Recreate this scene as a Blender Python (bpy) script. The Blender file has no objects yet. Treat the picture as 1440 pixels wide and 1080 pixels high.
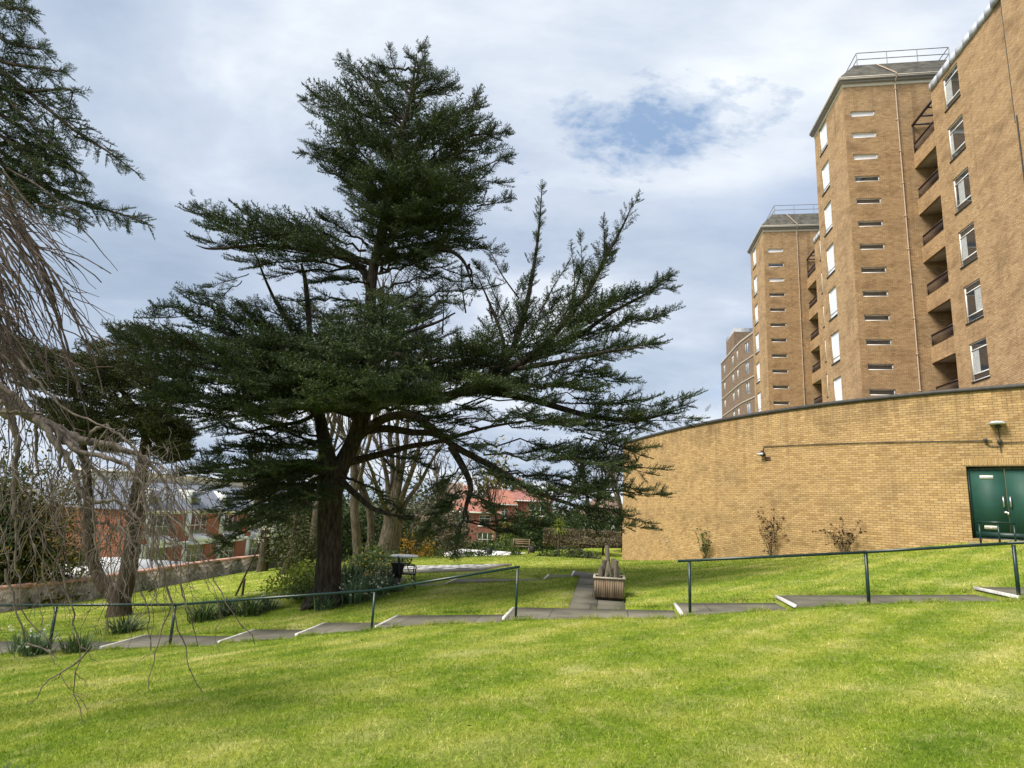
import bpy, math, random
import numpy as np
rng = np.random.default_rng(11)
random.seed(5)
S = bpy.context.scene
COL = S.collection
R = math.radians
PI = math.pi

# ---------------------------------------------------------------- camera frame
F_PX, PITCH, ROLL, YAWU, ZC = 875.0, R(11.06), R(2.6), R(9.3), 1.6
cp, sp, cr, sr = math.cos(PITCH), math.sin(PITCH), math.cos(ROLL), math.sin(ROLL)
_right = np.array([1, 0, 0.]); FWD = np.array([0, cp, sp]); _up = np.array([0, -sp, cp])
CX = cr * _right + sr * _up
CY = -sr * _right + cr * _up
CAM = np.array([0, 0, ZC])
U = np.array([math.sin(YAWU), math.cos(YAWU), 0]); V = np.array([math.cos(YAWU), -math.sin(YAWU), 0])

def ray(x, y): return ((x - 720) / F_PX) * CX - ((y - 540) / F_PX) * CY + FWD
def at(x, y, Y):
    d = ray(x, y); return CAM + d * (Y / d[1])
def uv3(u, v, z=0.): return U * u + V * v + np.array([0, 0, z])
def to_uv(x, y): return x * U[0] + y * U[1], x * V[0] + y * V[1]

cam = bpy.data.cameras.new("camera"); camo = bpy.data.objects.new("camera", cam); COL.objects.link(camo)
cam.sensor_width = 36; cam.lens = 36 * F_PX / 1440; cam.clip_end = 6000; cam.clip_start = 0.05
from mathutils import Matrix
camo.matrix_world = Matrix(((CX[0], CY[0], -FWD[0], 0), (CX[1], CY[1], -FWD[1], 0), (CX[2], CY[2], -FWD[2], ZC), (0, 0, 0, 1)))
S.camera = camo

# ---------------------------------------------------------------- mesh builder
class MB:
    def __init__(s): s.v = []; s.f = []; s.uv = []; s.n = 0; s.has_uv = False
    def add(s, verts, faces, uv=None):
        v = np.asarray(verts, float).reshape(-1, 3)
        faces = np.asarray(faces, np.int64)
        s.v.append(v); s.f.append(faces + s.n); s.n += len(v)
        if uv is not None: s.has_uv = True
        s.uv.append(np.asarray(uv, float).reshape(-1, 2) if uv is not None else np.zeros((faces.size, 2)))
    def quad(s, a, b, c, d, uv=None): s.add([a, b, c, d], [[0, 1, 2, 3]], uv)
    def tri(s, a, b, c): s.add([a, b, c], [[0, 1, 2]])
    def box(s, x0, x1, y0, y1, z0, z1):
        v = [(x0, y0, z0), (x1, y0, z0), (x1, y1, z0), (x0, y1, z0), (x0, y0, z1), (x1, y0, z1), (x1, y1, z1), (x0, y1, z1)]
        s.add(v, [[0, 3, 2, 1], [4, 5, 6, 7], [0, 1, 5, 4], [1, 2, 6, 5], [2, 3, 7, 6], [3, 0, 4, 7]])
    def beam(s, a, b, w, h, up=(0, 0, 1)):
        a = np.asarray(a, float); b = np.asarray(b, float); d = b - a; d /= np.linalg.norm(d)
        x = np.cross(d, up); x /= np.linalg.norm(x); y = np.cross(x, d)
        x = x * w / 2; y = y * h / 2
        v = [a - x - y, a + x - y, a + x + y, a - x + y, b - x - y, b + x - y, b + x + y, b - x + y]
        s.add(v, [[0, 1, 2, 3], [7, 6, 5, 4], [4, 5, 1, 0], [5, 6, 2, 1], [6, 7, 3, 2], [7, 4, 0, 3]])
    def prism(s, poly, z0, z1):
        n = len(poly)
        s.add([(p[0], p[1], z0) for p in poly] + [(p[0], p[1], z1) for p in poly], [[i, (i + 1) % n, n + (i + 1) % n, n + i] for i in range(n)])
        for z, sg in ((z1, 1), (z0, -1)):
            for i in range(1, n - 1):
                t = [(poly[0][0], poly[0][1], z), (poly[i][0], poly[i][1], z), (poly[i + 1][0], poly[i + 1][1], z)]
                s.add(t if sg > 0 else t[::-1], [[0, 1, 2]])
    def tube(s, pts, rad, n=6, cap=True):
        p = np.asarray(pts, float); m = len(p)
        r = np.broadcast_to(np.asarray(rad, float), (m,))
        t = np.gradient(p, axis=0); t /= np.linalg.norm(t, axis=1)[:, None] + 1e-12
        ref = np.array([0.31, 0.17, 0.93]) if abs(t[:, 2]).mean() < .8 else np.array([1, .2, .1])
        x = np.cross(t, ref); x /= np.linalg.norm(x, axis=1)[:, None] + 1e-12; y = np.cross(t, x)
        a = np.arange(n) * 2 * PI / n
        ring = p[:, None] + r[:, None, None] * (np.cos(a)[None, :, None] * x[:, None] + np.sin(a)[None, :, None] * y[:, None])
        i = np.arange(m - 1)[:, None] * n; j = np.arange(n)[None]; k = (j + 1) % n
        f = np.stack([i + j, i + k, i + n + k, i + n + j], -1).reshape(-1, 4)
        s.add(ring.reshape(-1, 3), f)
        if cap and n > 3:
            s.add(ring[-1], [[0, q, q + 1] for q in range(1, n - 1)]); s.add(ring[0][::-1], [[0, q, q + 1] for q in range(1, n - 1)])
    def lathe(s, prof, c=(0, 0, 0), n=20):
        c = np.asarray(c, float); a = np.arange(n) * 2 * PI / n
        m = len(prof)
        v = np.array([[(c[0] + r * math.cos(t), c[1] + r * math.sin(t), c[2] + z) for t in a] for r, z in prof]).reshape(-1, 3)
        i = np.arange(m - 1)[:, None] * n; j = np.arange(n)[None]; k = (j + 1) % n
        s.add(v, np.stack([i + j, i + k, i + n + k, i + n + j], -1).reshape(-1, 4))
    def build(s, name, mat, parent=None, smooth=False, loc=None, rotz=None):
        me = bpy.data.meshes.new(name)
        v = np.concatenate(s.v) if s.v else np.zeros((0, 3))
        me.vertices.add(len(v)); me.vertices.foreach_set("co", v.astype(np.float32).ravel())
        idx = np.concatenate([f.ravel() for f in s.f]); sizes = np.concatenate([np.full(len(f), f.shape[1]) for f in s.f])
        me.loops.add(len(idx)); me.loops.foreach_set("vertex_index", idx.astype(np.int32))
        me.polygons.add(len(sizes)); st = np.concatenate([[0], np.cumsum(sizes)[:-1]])
        me.polygons.foreach_set("loop_start", st.astype(np.int32)); me.polygons.foreach_set("loop_total", sizes.astype(np.int32))
        if smooth: me.polygons.foreach_set("use_smooth", np.ones(len(sizes), bool))
        if s.has_uv:
            l = me.uv_layers.new(name="UVMap"); l.data.foreach_set("uv", np.concatenate(s.uv).astype(np.float32).ravel())
        me.update(calc_edges=True); me.validate()
        me.materials.append(mat)
        o = bpy.data.objects.new(name, me); COL.objects.link(o)
        if parent: o.parent = parent
        if loc is not None: o.location = loc
        if rotz is not None: o.rotation_euler = (0, 0, rotz)
        return o

def tag(o, label=None, cat=None, group=None, kind=None):
    if label: o["label"] = label
    if cat: o["category"] = cat
    if group: o["group"] = group
    if kind: o["kind"] = kind
    return o
def empty(name, loc, rotz, label, cat, group=None):
    o = bpy.data.objects.new(name, None); COL.objects.link(o); o.location = tuple(loc); o.rotation_euler = (0, 0, rotz)
    return tag(o, label, cat, group)
def copy_tree(o, parent=None):
    c = o.copy(); COL.objects.link(c)
    if parent: c.parent = parent
    for ch in list(o.children): copy_tree(ch, c)
    return c
def smooth_line(pts, per=8):
    p = np.asarray(pts, float); q = np.vstack([2 * p[0] - p[1], p, 2 * p[-1] - p[-2]]); out = []
    for i in range(1, len(q) - 2):
        for t in np.linspace(0, 1, per, endpoint=False):
            out.append(.5 * (2 * q[i] + (q[i + 1] - q[i - 1]) * t + (2 * q[i - 1] - 5 * q[i] + 4 * q[i + 1] - q[i + 2]) * t * t + (3 * q[i] - q[i - 1] - 3 * q[i + 1] + q[i + 2]) * t ** 3))
    out.append(q[-2]); return np.array(out)

# ---------------------------------------------------------------- materials
def srgb(r, g, b):
    f = lambda c: c / 12.92 if c <= .04045 else ((c + .055) / 1.055) ** 2.4
    return (f(r / 255), f(g / 255), f(b / 255), 1)
class NT:
    def __init__(s, name):
        s.m = bpy.data.materials.new(name); s.m.use_nodes = True; s.t = s.m.node_tree; s.bsdf = s.t.nodes["Principled BSDF"]
    def n(s, typ, **kw):
        nd = s.t.nodes.new(typ)
        for k, v in kw.items(): setattr(nd, k, v)
        return nd
    def l(s, a, b): s.t.links.new(a, b)
    def noise(s, vec, scale, detail=4, rough=.55):
        nd = s.n("ShaderNodeTexNoise"); nd.inputs["Scale"].default_value = scale; nd.inputs["Detail"].default_value = detail; nd.inputs["Roughness"].default_value = rough
        if vec is not None: s.l(vec, nd.inputs["Vector"])
        return nd.outputs["Fac"]
    def ramp(s, fac, stops):
        nd = s.n("ShaderNodeValToRGB"); el = nd.color_ramp.elements
        while len(el) < len(stops): el.new(.5)
        for e, (p, c) in zip(el, stops): e.position = p; e.color = c if len(c) == 4 else (*c, 1)
        s.l(fac, nd.inputs[0]); return nd.outputs[0]
    def mix(s, fac, a, b, typ="MIX"):
        nd = s.n("ShaderNodeMix", data_type="RGBA", blend_type=typ)
        for sock, val in ((nd.inputs[0], fac), (nd.inputs[6], a), (nd.inputs[7], b)):
            if hasattr(val, "is_output"): s.l(val, sock)
            else: sock.default_value = val if not isinstance(val, tuple) else (val if len(val) == 4 else (*val, 1))
        return nd.outputs[2]
    def math(s, op, a, b=0.):
        nd = s.n("ShaderNodeMath", operation=op)
        for k, val in ((0, a), (1, b)):
            if hasattr(val, "is_output"): s.l(val, nd.inputs[k])
            else: nd.inputs[k].default_value = val
        return nd.outputs[0]
    def bump(s, h, strength=.3, dist=.02):
        nd = s.n("ShaderNodeBump"); nd.inputs["Strength"].default_value = strength; nd.inputs["Distance"].default_value = dist
        s.l(h, nd.inputs["Height"]); s.l(nd.outputs[0], s.bsdf.inputs["Normal"])
    def color(s, c):
        if hasattr(c, "is_output"): s.l(c, s.bsdf.inputs["Base Color"])
        else: s.bsdf.inputs["Base Color"].default_value = c if len(c) == 4 else (*c, 1)
    def rough(s, r, spec=None):
        if hasattr(r, "is_output"): s.l(r, s.bsdf.inputs["Roughness"])
        else: s.bsdf.inputs["Roughness"].default_value = r
        if spec is not None: s.bsdf.inputs["Specular IOR Level"].default_value = spec
    def pos(s): return s.n("ShaderNodeNewGeometry").outputs["Position"]
    def obj(s): return s.n("ShaderNodeTexCoord").outputs["Object"]
    def island(s): return s.n("ShaderNodeNewGeometry").outputs["Random Per Island"]

def m_plain(name, c, rough=.6, var=.15, scale=6, spec=.4, metal=0.):
    t = NT(name); v = t.noise(t.obj(), scale, 5)
    lo = tuple(x * (1 - var) for x in c[:3]); hi = tuple(min(1, x * (1 + var)) for x in c[:3])
    t.color(t.ramp(v, [(.3, lo), (.7, hi)])); t.rough(rough, spec); t.bsdf.inputs["Metallic"].default_value = metal
    return t.m
def m_brick(name, c1, c2, mortar, bw=.225, bh=.075, stain=.5, dark=(.10, .07, .04), msize=.010, runs=None):
    t = NT(name); uvn = t.n("ShaderNodeUVMap").outputs[0]
    b = t.n("ShaderNodeTexBrick"); b.inputs["Scale"].default_value = 1
    for k, v in (("Color1", c1), ("Color2", c2), ("Mortar", mortar)): b.inputs[k].default_value = (*v, 1)
    b.inputs["Mortar Size"].default_value = msize; b.inputs["Mortar Smooth"].default_value = .3; b.inputs["Brick Width"].default_value = bw; b.inputs["Row Height"].default_value = bh
    t.l(uvn, b.inputs["Vector"])
    # second brick pattern for odd dark / pale bricks
    b2 = t.n("ShaderNodeTexBrick"); b2.inputs["Scale"].default_value = 1; b2.inputs["Brick Width"].default_value = bw; b2.inputs["Row Height"].default_value = bh
    for k, v in (("Color1", (0, 0, 0)), ("Color2", (1, 1, 1)), ("Mortar", (.5, .5, .5))): b2.inputs[k].default_value = (*v, 1)
    b2.inputs["Mortar Size"].default_value = msize; b2.inputs["Bias"].default_value = -.05
    t.l(uvn, b2.inputs["Vector"])
    odd = t.ramp(b2.outputs[0], [(.0, (.80, .77, .74)), (.2, (.98, .98, .98)), (.85, (1., 1., 1.)), (1, (1.25, 1.24, 1.2))])
    col = t.mix(.8, b.outputs[0], odd, "MULTIPLY")
    mp = t.n("ShaderNodeMapping"); mp.inputs["Scale"].default_value = (1, 1.9, 1); t.l(uvn, mp.inputs[0])
    n1 = t.noise(mp.outputs[0], .55, 8, .68); n2 = t.noise(uvn, 3.2, 4, .6)
    col = t.mix(t.math("MULTIPLY", t.ramp(n1, [(.48, (0, 0, 0)), (.72, (1, 1, 1))]), stain), col, dark)
    col = t.mix(t.math("MULTIPLY", t.ramp(n2, [(.55, (0, 0, 0)), (.75, (1, 1, 1))]), .22), col, tuple(min(1, x * 1.7 + .04) for x in c2))
    # run-down streaks
    mp2 = t.n("ShaderNodeMapping"); mp2.inputs["Scale"].default_value = (2.2, .12, 1); t.l(uvn, mp2.inputs[0])
    n3 = t.noise(mp2.outputs[0], 1, 4, .6)
    col = t.mix(t.math("MULTIPLY", t.ramp(n3, [(.58, (0, 0, 0)), (.75, (1, 1, 1))]), stain * .6), col, dark)
    if runs:
        sx = t.n("ShaderNodeSeparateXYZ"); t.l(uvn, sx.inputs[0]); mp3 = t.n("ShaderNodeMapping"); mp3.inputs["Scale"].default_value = (1.7, .16, 1); t.l(uvn, mp3.inputs[0])
        rn = t.ramp(t.noise(mp3.outputs[0], 1.6, 6, .7), [(.46, (0, 0, 0)), (.66, (1, 1, 1))]); mr = t.n("ShaderNodeMapRange"); mr.inputs[1].default_value = runs - 1.3; mr.inputs[2].default_value = runs; t.l(sx.outputs[1], mr.inputs[0])
        col = t.mix(t.math("MULTIPLY", t.math("MULTIPLY", rn, mr.outputs[0]), .75), col, (.13, .085, .045))
    t.color(col); t.rough(.9, .2)
    t.bump(t.math("SUBTRACT", t.math("MULTIPLY", n2, .4), b.outputs["Fac"]), .5, .008)
    return t.m
def m_leaf(name, a, b, c, rough=.55, trans=.25, patch=.35):
    t = NT(name)
    col = t.ramp(t.island(), [(0, a), (.5, b), (1, c)])
    n = t.noise(t.pos(), patch * 3, 3)
    col = t.mix(.55, col, t.ramp(n, [(.35, (.5, .55, .52)), (.65, (1.55, 1.45, 1.15))]), "MULTIPLY")
    t.color(col); t.rough(rough, .25)
    if trans:
        tr = t.n("ShaderNodeBsdfTranslucent"); t.l(col, tr.inputs[0]); mx = t.n("ShaderNodeMixShader"); mx.inputs[0].default_value = trans
        t.l(t.bsdf.outputs[0], mx.inputs[1]); t.l(tr.outputs[0], mx.inputs[2]); t.l(mx.outputs[0], t.t.nodes["Material Output"].inputs[0])
    return t.m
def m_bark(name, a, b, scale=5, bump=.8):
    t = NT(name); mp = t.n("ShaderNodeMapping"); mp.inputs["Scale"].default_value = (1, 1, .22); t.l(t.obj(), mp.inputs[0])
    n = t.noise(mp.outputs[0], scale * 2.2, 8, .7); n2 = t.noise(t.obj(), scale * .25, 3)
    col = t.ramp(n, [(.34, a), (.66, b)]); col = t.mix(.5, col, t.ramp(n2, [(.35, (.65, .68, .62)), (.65, (1.2, 1.15, 1.1))]), "MULTIPLY")
    t.color(col); t.rough(.95, .15); t.bump(n, bump, .06)
    return t.m
def grass_color(t):
    p = t.pos()
    n1 = t.noise(p, .75, 8, .66); n2 = t.noise(p, 4.5, 5, .75); n3 = t.noise(p, .12, 3)
    base = t.ramp(n1, [(.30, (.170, .265, .022)), (.45, (.260, .345, .036)), (.56, (.375, .415, .078)), (.68, (.58, .56, .21))])
    dry = t.mix(t.math("MULTIPLY", t.ramp(n2, [(.5, (0, 0, 0)), (.7, (1, 1, 1))]), .65), base, (.54, .52, .20))
    big = t.mix(.6, dry, t.ramp(n3, [(.35, (.86, .95, .84)), (.65, (1.14, 1.07, 1.03))]), "MULTIPLY")
    n5 = t.noise(p, 2.1, 3, .5); big = t.mix(t.math("MULTIPLY", t.ramp(n5, [(.60, (0, 0, 0)), (.74, (1, 1, 1))]), .28), big, (.12, .20, .02))
    # mown stripes
    mp = t.n("ShaderNodeMapping"); mp.inputs["Rotation"].default_value = (0, 0, R(52)); t.l(p, mp.inputs[0])
    w = t.n("ShaderNodeTexWave"); w.inputs["Scale"].default_value = .34; w.inputs["Distortion"].default_value = 2.2; w.inputs["Detail"].default_value = 2; w.inputs["Detail Scale"].default_value = .6
    t.l(mp.outputs[0], w.inputs[0])
    return t.mix(.55, big, t.ramp(w.outputs["Fac"], [(.2, (.80, .86, .78)), (.8, (1.16, 1.10, 1.08))]), "MULTIPLY")
def m_ground():
    t = NT("lawn_ground"); c = grass_color(t); c = t.mix(.6, c, (.75, .78, .7, 1), "MULTIPLY")
    vl_ = t.n("ShaderNodeVectorMath", operation="DISTANCE"); t.l(t.pos(), vl_.inputs[0]); vl_.inputs[1].default_value = (-2, 25, -2); mr = t.n("ShaderNodeMapRange"); mr.inputs[1].default_value = 38; mr.inputs[2].default_value = 75; t.l(vl_.outputs["Value"], mr.inputs[0])
    c = t.mix(mr.outputs[0], c, t.ramp(t.noise(t.pos(), .05, 5), [(.4, (.13, .125, .105)), (.6, (.21, .20, .18))]))
    n = t.noise(t.pos(), 22, 6, .75)
    c = t.mix(.6, c, t.ramp(n, [(.35, (.42, .5, .4)), (.65, (1.45, 1.38, 1.3))]), "MULTIPLY")
    t.color(c); t.rough(.95, .1); t.bump(n, .9, .05); return t.m
def m_blade():
    t = NT("grass_blades"); c = grass_color(t)
    c = t.mix(.8, c, t.ramp(t.island(), [(0, (.34, .45, .3)), (.35, (.72, .8, .6)), (.6, (1, 1, 1)), (.85, (1.4, 1.3, 1.5)), (1, (2.1, 1.8, 3.2))]), "MULTIPLY")
    t.color(c); t.rough(.6, .25)
    tr = t.n("ShaderNodeBsdfTranslucent"); t.l(c, tr.inputs[0]); mx = t.n("ShaderNodeMixShader"); mx.inputs[0].default_value = .3
    t.l(t.bsdf.outputs[0], mx.inputs[1]); t.l(tr.outputs[0], mx.inputs[2]); t.l(mx.outputs[0], t.t.nodes["Material Output"].inputs[0])
    return t.m
def m_tarmac(name, c, c2):
    t = NT(name); n = t.noise(t.pos(), 1.3, 5); n2 = t.noise(t.pos(), 60, 4, .8); n3 = t.noise(t.pos(), 5, 6, .7)
    col = t.ramp(n, [(.35, c), (.65, c2)]); col = t.mix(.6, col, t.ramp(n2, [(.3, (.7, .7, .7)), (.7, (1.3, 1.3, 1.3))]), "MULTIPLY")
    col = t.mix(t.math("MULTIPLY", t.ramp(n3, [(.56, (0, 0, 0)), (.7, (1, 1, 1))]), .4), col, (.10, .11, .05))
    mpj = t.n("ShaderNodeMapping"); mpj.inputs["Rotation"].default_value = (0, 0, YAWU); mpj.inputs["Location"].default_value = (.37, .55, 0); t.l(t.pos(), mpj.inputs[0])
    bj = t.n("ShaderNodeTexBrick"); bj.inputs["Scale"].default_value = 1; bj.inputs["Brick Width"].default_value = 1.45; bj.inputs["Row Height"].default_value = .9; bj.inputs["Mortar Size"].default_value = .012
    for k, v in (("Color1", (.84, .84, .84)), ("Color2", (1.1, 1.1, 1.1)), ("Mortar", (.35, .35, .3))): bj.inputs[k].default_value = (*v, 1)
    t.l(mpj.outputs[0], bj.inputs["Vector"]); col = t.mix(.8, col, bj.outputs[0], "MULTIPLY")
    t.color(col); t.rough(.9, .3); t.bump(n2, .4, .006); return t.m
def m_glass(name, tint=(.02, .025, .03), rough=.05):
    t = NT(name); t.color(tint); t.rough(rough, .9); t.bsdf.inputs["Coat Weight"].default_value = .6; t.bsdf.inputs["Coat Roughness"].default_value = .03
    return t.m
def m_wood(name, a, b):
    t = NT(name); mp = t.n("ShaderNodeMapping"); mp.inputs["Scale"].default_value = (9, 9, .7); t.l(t.obj(), mp.inputs[0]); n = t.noise(mp.outputs[0], 2.5, 6, .6)
    t.color(t.ramp(n, [(.3, a), (.7, b)])); t.rough(.85, .2); t.bump(n, .4, .01); return t.m
def m_stone(name, a, b, c):
    t = NT(name); vo = t.n("ShaderNodeTexVoronoi"); vo.inputs["Scale"].default_value = 3.4; mp = t.n("ShaderNodeMapping"); mp.inputs["Scale"].default_value = (1, 1, 1.7); t.l(t.pos(), mp.inputs[0]); t.l(mp.outputs[0], vo.inputs["Vector"])
    n = t.noise(t.pos(), 7, 5, .7); sepc = t.n("ShaderNodeSeparateColor"); t.l(vo.outputs["Color"], sepc.inputs[0])
    col = t.ramp(sepc.outputs[0], [(0, a), (.5, b), (1, c)]); col = t.mix(.6, col, t.ramp(n, [(.3, (.6, .6, .6)), (.7, (1.3, 1.3, 1.3))]), "MULTIPLY")
    t.color(col); t.rough(.9, .2); t.bump(vo.outputs["Distance"], .6, .05); return t.m

M = {}
M["brick"] = m_brick("gold_brick", (.465, .292, .124), (.55, .368, .170), (.25, .175, .10), stain=.45, runs=5.6)
M["brick_tower"] = m_brick("tower_brick", (.445, .288, .145), (.52, .350, .190), (.24, .165, .10), stain=.8, dark=(.17, .105, .055))
M["brick_dark"] = m_brick("drab_brick", (.20, .135, .085), (.27, .185, .12), (.22, .18, .14), stain=.3)
M["brick_red"] = m_brick("red_brick", (.29, .080, .045), (.36, .11, .06), (.35, .2, .15), stain=.25)
M["brick_house"] = m_brick("house_brick", (.24, .065, .05), (.32, .09, .06), (.3, .2, .17), stain=.3)
M["white"] = m_plain("white_paint", (.78, .78, .76), .45, .06)
M["warmwhite"] = m_plain("warm_white", (.86, .77, .68), .5, .06)
M["cream"] = m_plain("cream_paint", (.72, .66, .52), .5, .08)
M["gutter"] = m_plain("gutter_grey", (.30, .265, .245), .5, .1)
M["flash"] = m_plain("lead_flashing", (.46, .48, .52), .5, .25, 2.5)
M["coping"] = m_plain("dark_coping", (.055, .05, .045), .6, .3)
M["slate"] = m_plain("mossy_slate", (.075, .070, .055), .85, .55, 2.2)
M["slate_blue"] = m_plain("grey_slate", (.17, .19, .23), .7, .15, 3)
M["concrete"] = m_plain("concrete", (.36, .32, .26), .85, .2, 3)
M["brownrail"] = m_plain("brown_metal", (.035, .018, .015), .5, .2)
M["brownpanel"] = m_plain("brown_panel", (.075, .035, .028), .6, .2)
M["steel"] = m_plain("galvanised", (.30, .31, .32), .45, .15, metal=.4)
M["pipe"] = m_plain("pale_pipe", (.52, .40, .30), .6, .15)
M["glass"] = m_glass("dark_glass", (.035, .04, .045))
M["skyglass"] = m_glass("sky_glass", (.09, .11, .13), .02)
M["glareglass"] = m_plain("pale_glare_glass", (.80, .82, .86), .08, .04, 6, .8)  # sky glare on the tower panes put into the white colour, blinds assumed behind
M["blind"] = m_plain("white_blind", (.74, .75, .78), .5, .06)
M["curtain"] = m_plain("net_curtain", (.42, .43, .42), .8, .25, 9)
M["greendoor"] = m_plain("green_paint", (.016, .074, .054), .62, .15, 3)
M["greendark"] = m_plain("dark_green_paint", (.010, .035, .028), .4, .2)
M["railgreen"] = m_plain("handrail_green", (.008, .032, .027), .34, .3, 12, .5)
M["black"] = m_plain("black_metal", (.012, .012, .013), .5, .2)
M["blackpot"] = m_plain("black_pot", (.016, .017, .018), .6, .2)
M["metal"] = m_plain("bright_metal", (.6, .6, .6), .3, .1, metal=.8)
M["lampglass"] = m_plain("lamp_glass", (.55, .56, .58), .3, .1)
M["path"] = m_tarmac("tarmac_path", (.115, .108, .080), (.205, .192, .146))
M["nosing"] = m_plain("white_nosing", (.62, .60, .56), .7, .25, 9)
M["slab"] = m_plain("paving_slab", (.30, .28, .25), .9, .25, 1.7)
M["chesswhite"] = m_plain("white_slab", (.74, .73, .70), .8, .1)
M["chessblack"] = m_plain("black_slab", (.055, .055, .06), .8, .2)
M["stone"] = m_stone("rubble_stone", (.22, .19, .155), (.36, .31, .25), (.48, .43, .36))
M["cap"] = m_plain("terracotta_cap", (.44, .25, .17), .8, .25, 2)
M["tile"] = m_plain("clay_tile", (.34, .14, .095), .8, .25, 1.5)
M["tile2"] = m_plain("red_clay_tile", (.30, .13, .105), .8, .25, 1.5)
M["tile3"] = m_plain("brown_tile", (.19, .12, .09), .8, .25, 1.5)
M["wood"] = m_wood("weathered_timber", (.16, .11, .068), (.36, .27, .18))
M["woodpale"] = m_wood("pale_timber", (.34, .29, .22), (.55, .49, .40))
M["woodlog"] = m_wood("old_log", (.09, .072, .052), (.27, .225, .175))
M["soil"] = m_plain("soil", (.035, .026, .018), .95, .4)
M["twigdark"] = m_bark("dark_twig", (.035, .026, .022), (.17, .13, .11), 8, .5)
M["needle"] = m_leaf("cedar_needles", (.013, .030, .014), (.034, .060, .022), (.115, .145, .045), .5, .14, .28)
M["needle_gold"] = m_leaf("gold_needles", (.045, .050, .015), (.12, .115, .028), (.30, .24, .05), .6, .2, .5)
M["needle_olive"] = m_leaf("olive_needles", (.030, .040, .014), (.055, .068, .022), (.10, .105, .035), .6, .2, .3)
M["cedarbark"] = m_bark("cedar_bark", (.010, .008, .007), (.098, .078, .062), 7, 1.)
M["bark"] = m_bark("grey_bark", (.040, .034, .025), (.185, .155, .115), 5)
M["barkdark"] = m_bark("brown_bark", (.032, .024, .018), (.12, .092, .07), 6)
M["twig"] = m_bark("weeping_twig", (.062, .050, .043), (.275, .225, .195), 8, .5)
M["leaf_dark"] = m_leaf("dark_leaf", (.015, .032, .012), (.035, .065, .020), (.075, .115, .035))
M["leaf_mid"] = m_leaf("mid_leaf", (.035, .060, .015), (.075, .115, .028), (.14, .18, .05))
M["leaf_grey"] = m_leaf("grey_leaf", (.045, .06, .04), (.085, .105, .07), (.15, .17, .12))
M["leaf_lime"] = m_leaf("lime_leaf", (.11, .16, .02), (.20, .26, .035), (.32, .36, .07))
M["leaf_brown"] = m_leaf("brown_hedge_leaf", (.070, .058, .038), (.125, .105, .070), (.21, .175, .12), .8, .1)
M["leaf_red"] = m_leaf("bronze_leaf", (.030, .018, .010), (.060, .032, .018), (.09, .07, .03))
M["strap"] = m_leaf("strap_leaf", (.060, .115, .055), (.12, .19, .095), (.22, .30, .17), .45, .25)
M["strapdark"] = m_leaf("dark_strap_leaf", (.035, .065, .024), (.065, .11, .04), (.13, .18, .075), .45, .2)
M["orange"] = m_leaf("orange_flower", (.32, .15, .015), (.45, .25, .03), (.5, .36, .06))
M["yellow"] = m_leaf("yellow_flower", (.6, .42, .02), (.75, .55, .06), (.8, .7, .3))
M["whiteflower"] = m_leaf("white_flower", (.6, .6, .55), (.75, .75, .7), (.8, .8, .8))
M["signgrey"] = m_plain("faded_lettering", (.34, .34, .36), .6, .1)
M["ground"] = m_ground(); M["blade"] = m_blade()

# ---------------------------------------------------------------- terrain
NOSE = [(-15.0, -2.05), (-10.08, -1.55), (-7.52, -1.25), (-5.93, -1.0), (-4.35, -.745), (-1.92, -.42), (1.26, -.125), (3.15, .14), (6.63, .515), (9.6, .80)]
RIS = .135
def tread(k, v):      # height of tread k at v
    v0, z0 = NOSE[k]; v1, z1 = NOSE[k + 1]; return z0 + (z1 - RIS - z0) * (v - v0) / (v1 - v0)
def path_z(v):
    v = np.clip(v, NOSE[0][0], NOSE[-1][0] - 1e-3); out = np.zeros_like(v)
    for k in range(len(NOSE) - 1):
        m = (v >= NOSE[k][0]) & (v < NOSE[k + 1][0]); out[m] = tread(k, v[m])
    return out
NOSE2 = [(-9.5, -1.28), (-4.67, -.68), (-1.83, -.39), (-1.06, -.235), (.40, -.20)]
WALLC = smooth_line([(18.5, 14.4), (16.5, 16.0), (14.8, 17.55), (12.95, 19.45), (11.2, 22.0), (9.75, 25.2), (8.7, 28.5), (7.85, 32.5), (7.30, 36.0), (7.08, 38.6)], 12)
CTRL = [(0, 0, 0), (-4, 2, -.42), (4, 2, .22), (-8, 5, -1.0), (8, 5, .55), (3, -6, .35), (-6, -6, -.55), (13, 1, 1.0), (-15, 2, -1.9), (-3, 6, -.42), (3, 6.5, -.02), (0, 5, -.1),
        (9.51, 25.96, -.1), (8.23, 30.87, -.65), (11.64, 21.36, .55), (12.86, 19.58, .93), (13.7, 18.6, 1.18), (15, 17, 1.3), (18, 14, 1.4), (7.05, 38.6, -1.32),
        (-4.76, 17.5, -1.27), (-12.1, 21, -2.38), (-13.3, 30, -2.7), (-15.3, 23, -2.6), (-14.1, 41, -2.9), (-16.0, 30, -3.0), (-18.2, 24, -3.06), (7, 45, -1.05), (3.3, 39, -1.2), (-.9, 42, -1.7), (-6.7, 37, -1.7), (-11.2, 28, -2.5), (-9.2, 16, -1.85), (-9.55, 24, -2.15),
        (-3.4, 23.4, -.95), (-.4, 28, -.98), (-3.2, 27, -1.05), (2, 30, -.85), (4, 22, -.35), (-6, 27, -1.45), (-20, 14, -3.0), (-20, 34, -3.6), (-30, 20, -4.6), (12, 8, 1.0), (16, 12, 1.35), (20, 5, 1.6), (-12, 10, -1.9),
        (0, 52, -2.2), (12, 60, -2.2), (-15, 55, -3.6), (-30, 45, -6.2), (-32, 60, -6.6), (30, 40, -.5), (25, 20, 1.0)]
for v, z in NOSE:
    p = uv3(11.8, v); CTRL.append((p[0], p[1], z - .05)); p = uv3(13.4, v); CTRL.append((p[0], p[1], z - .04))
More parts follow.
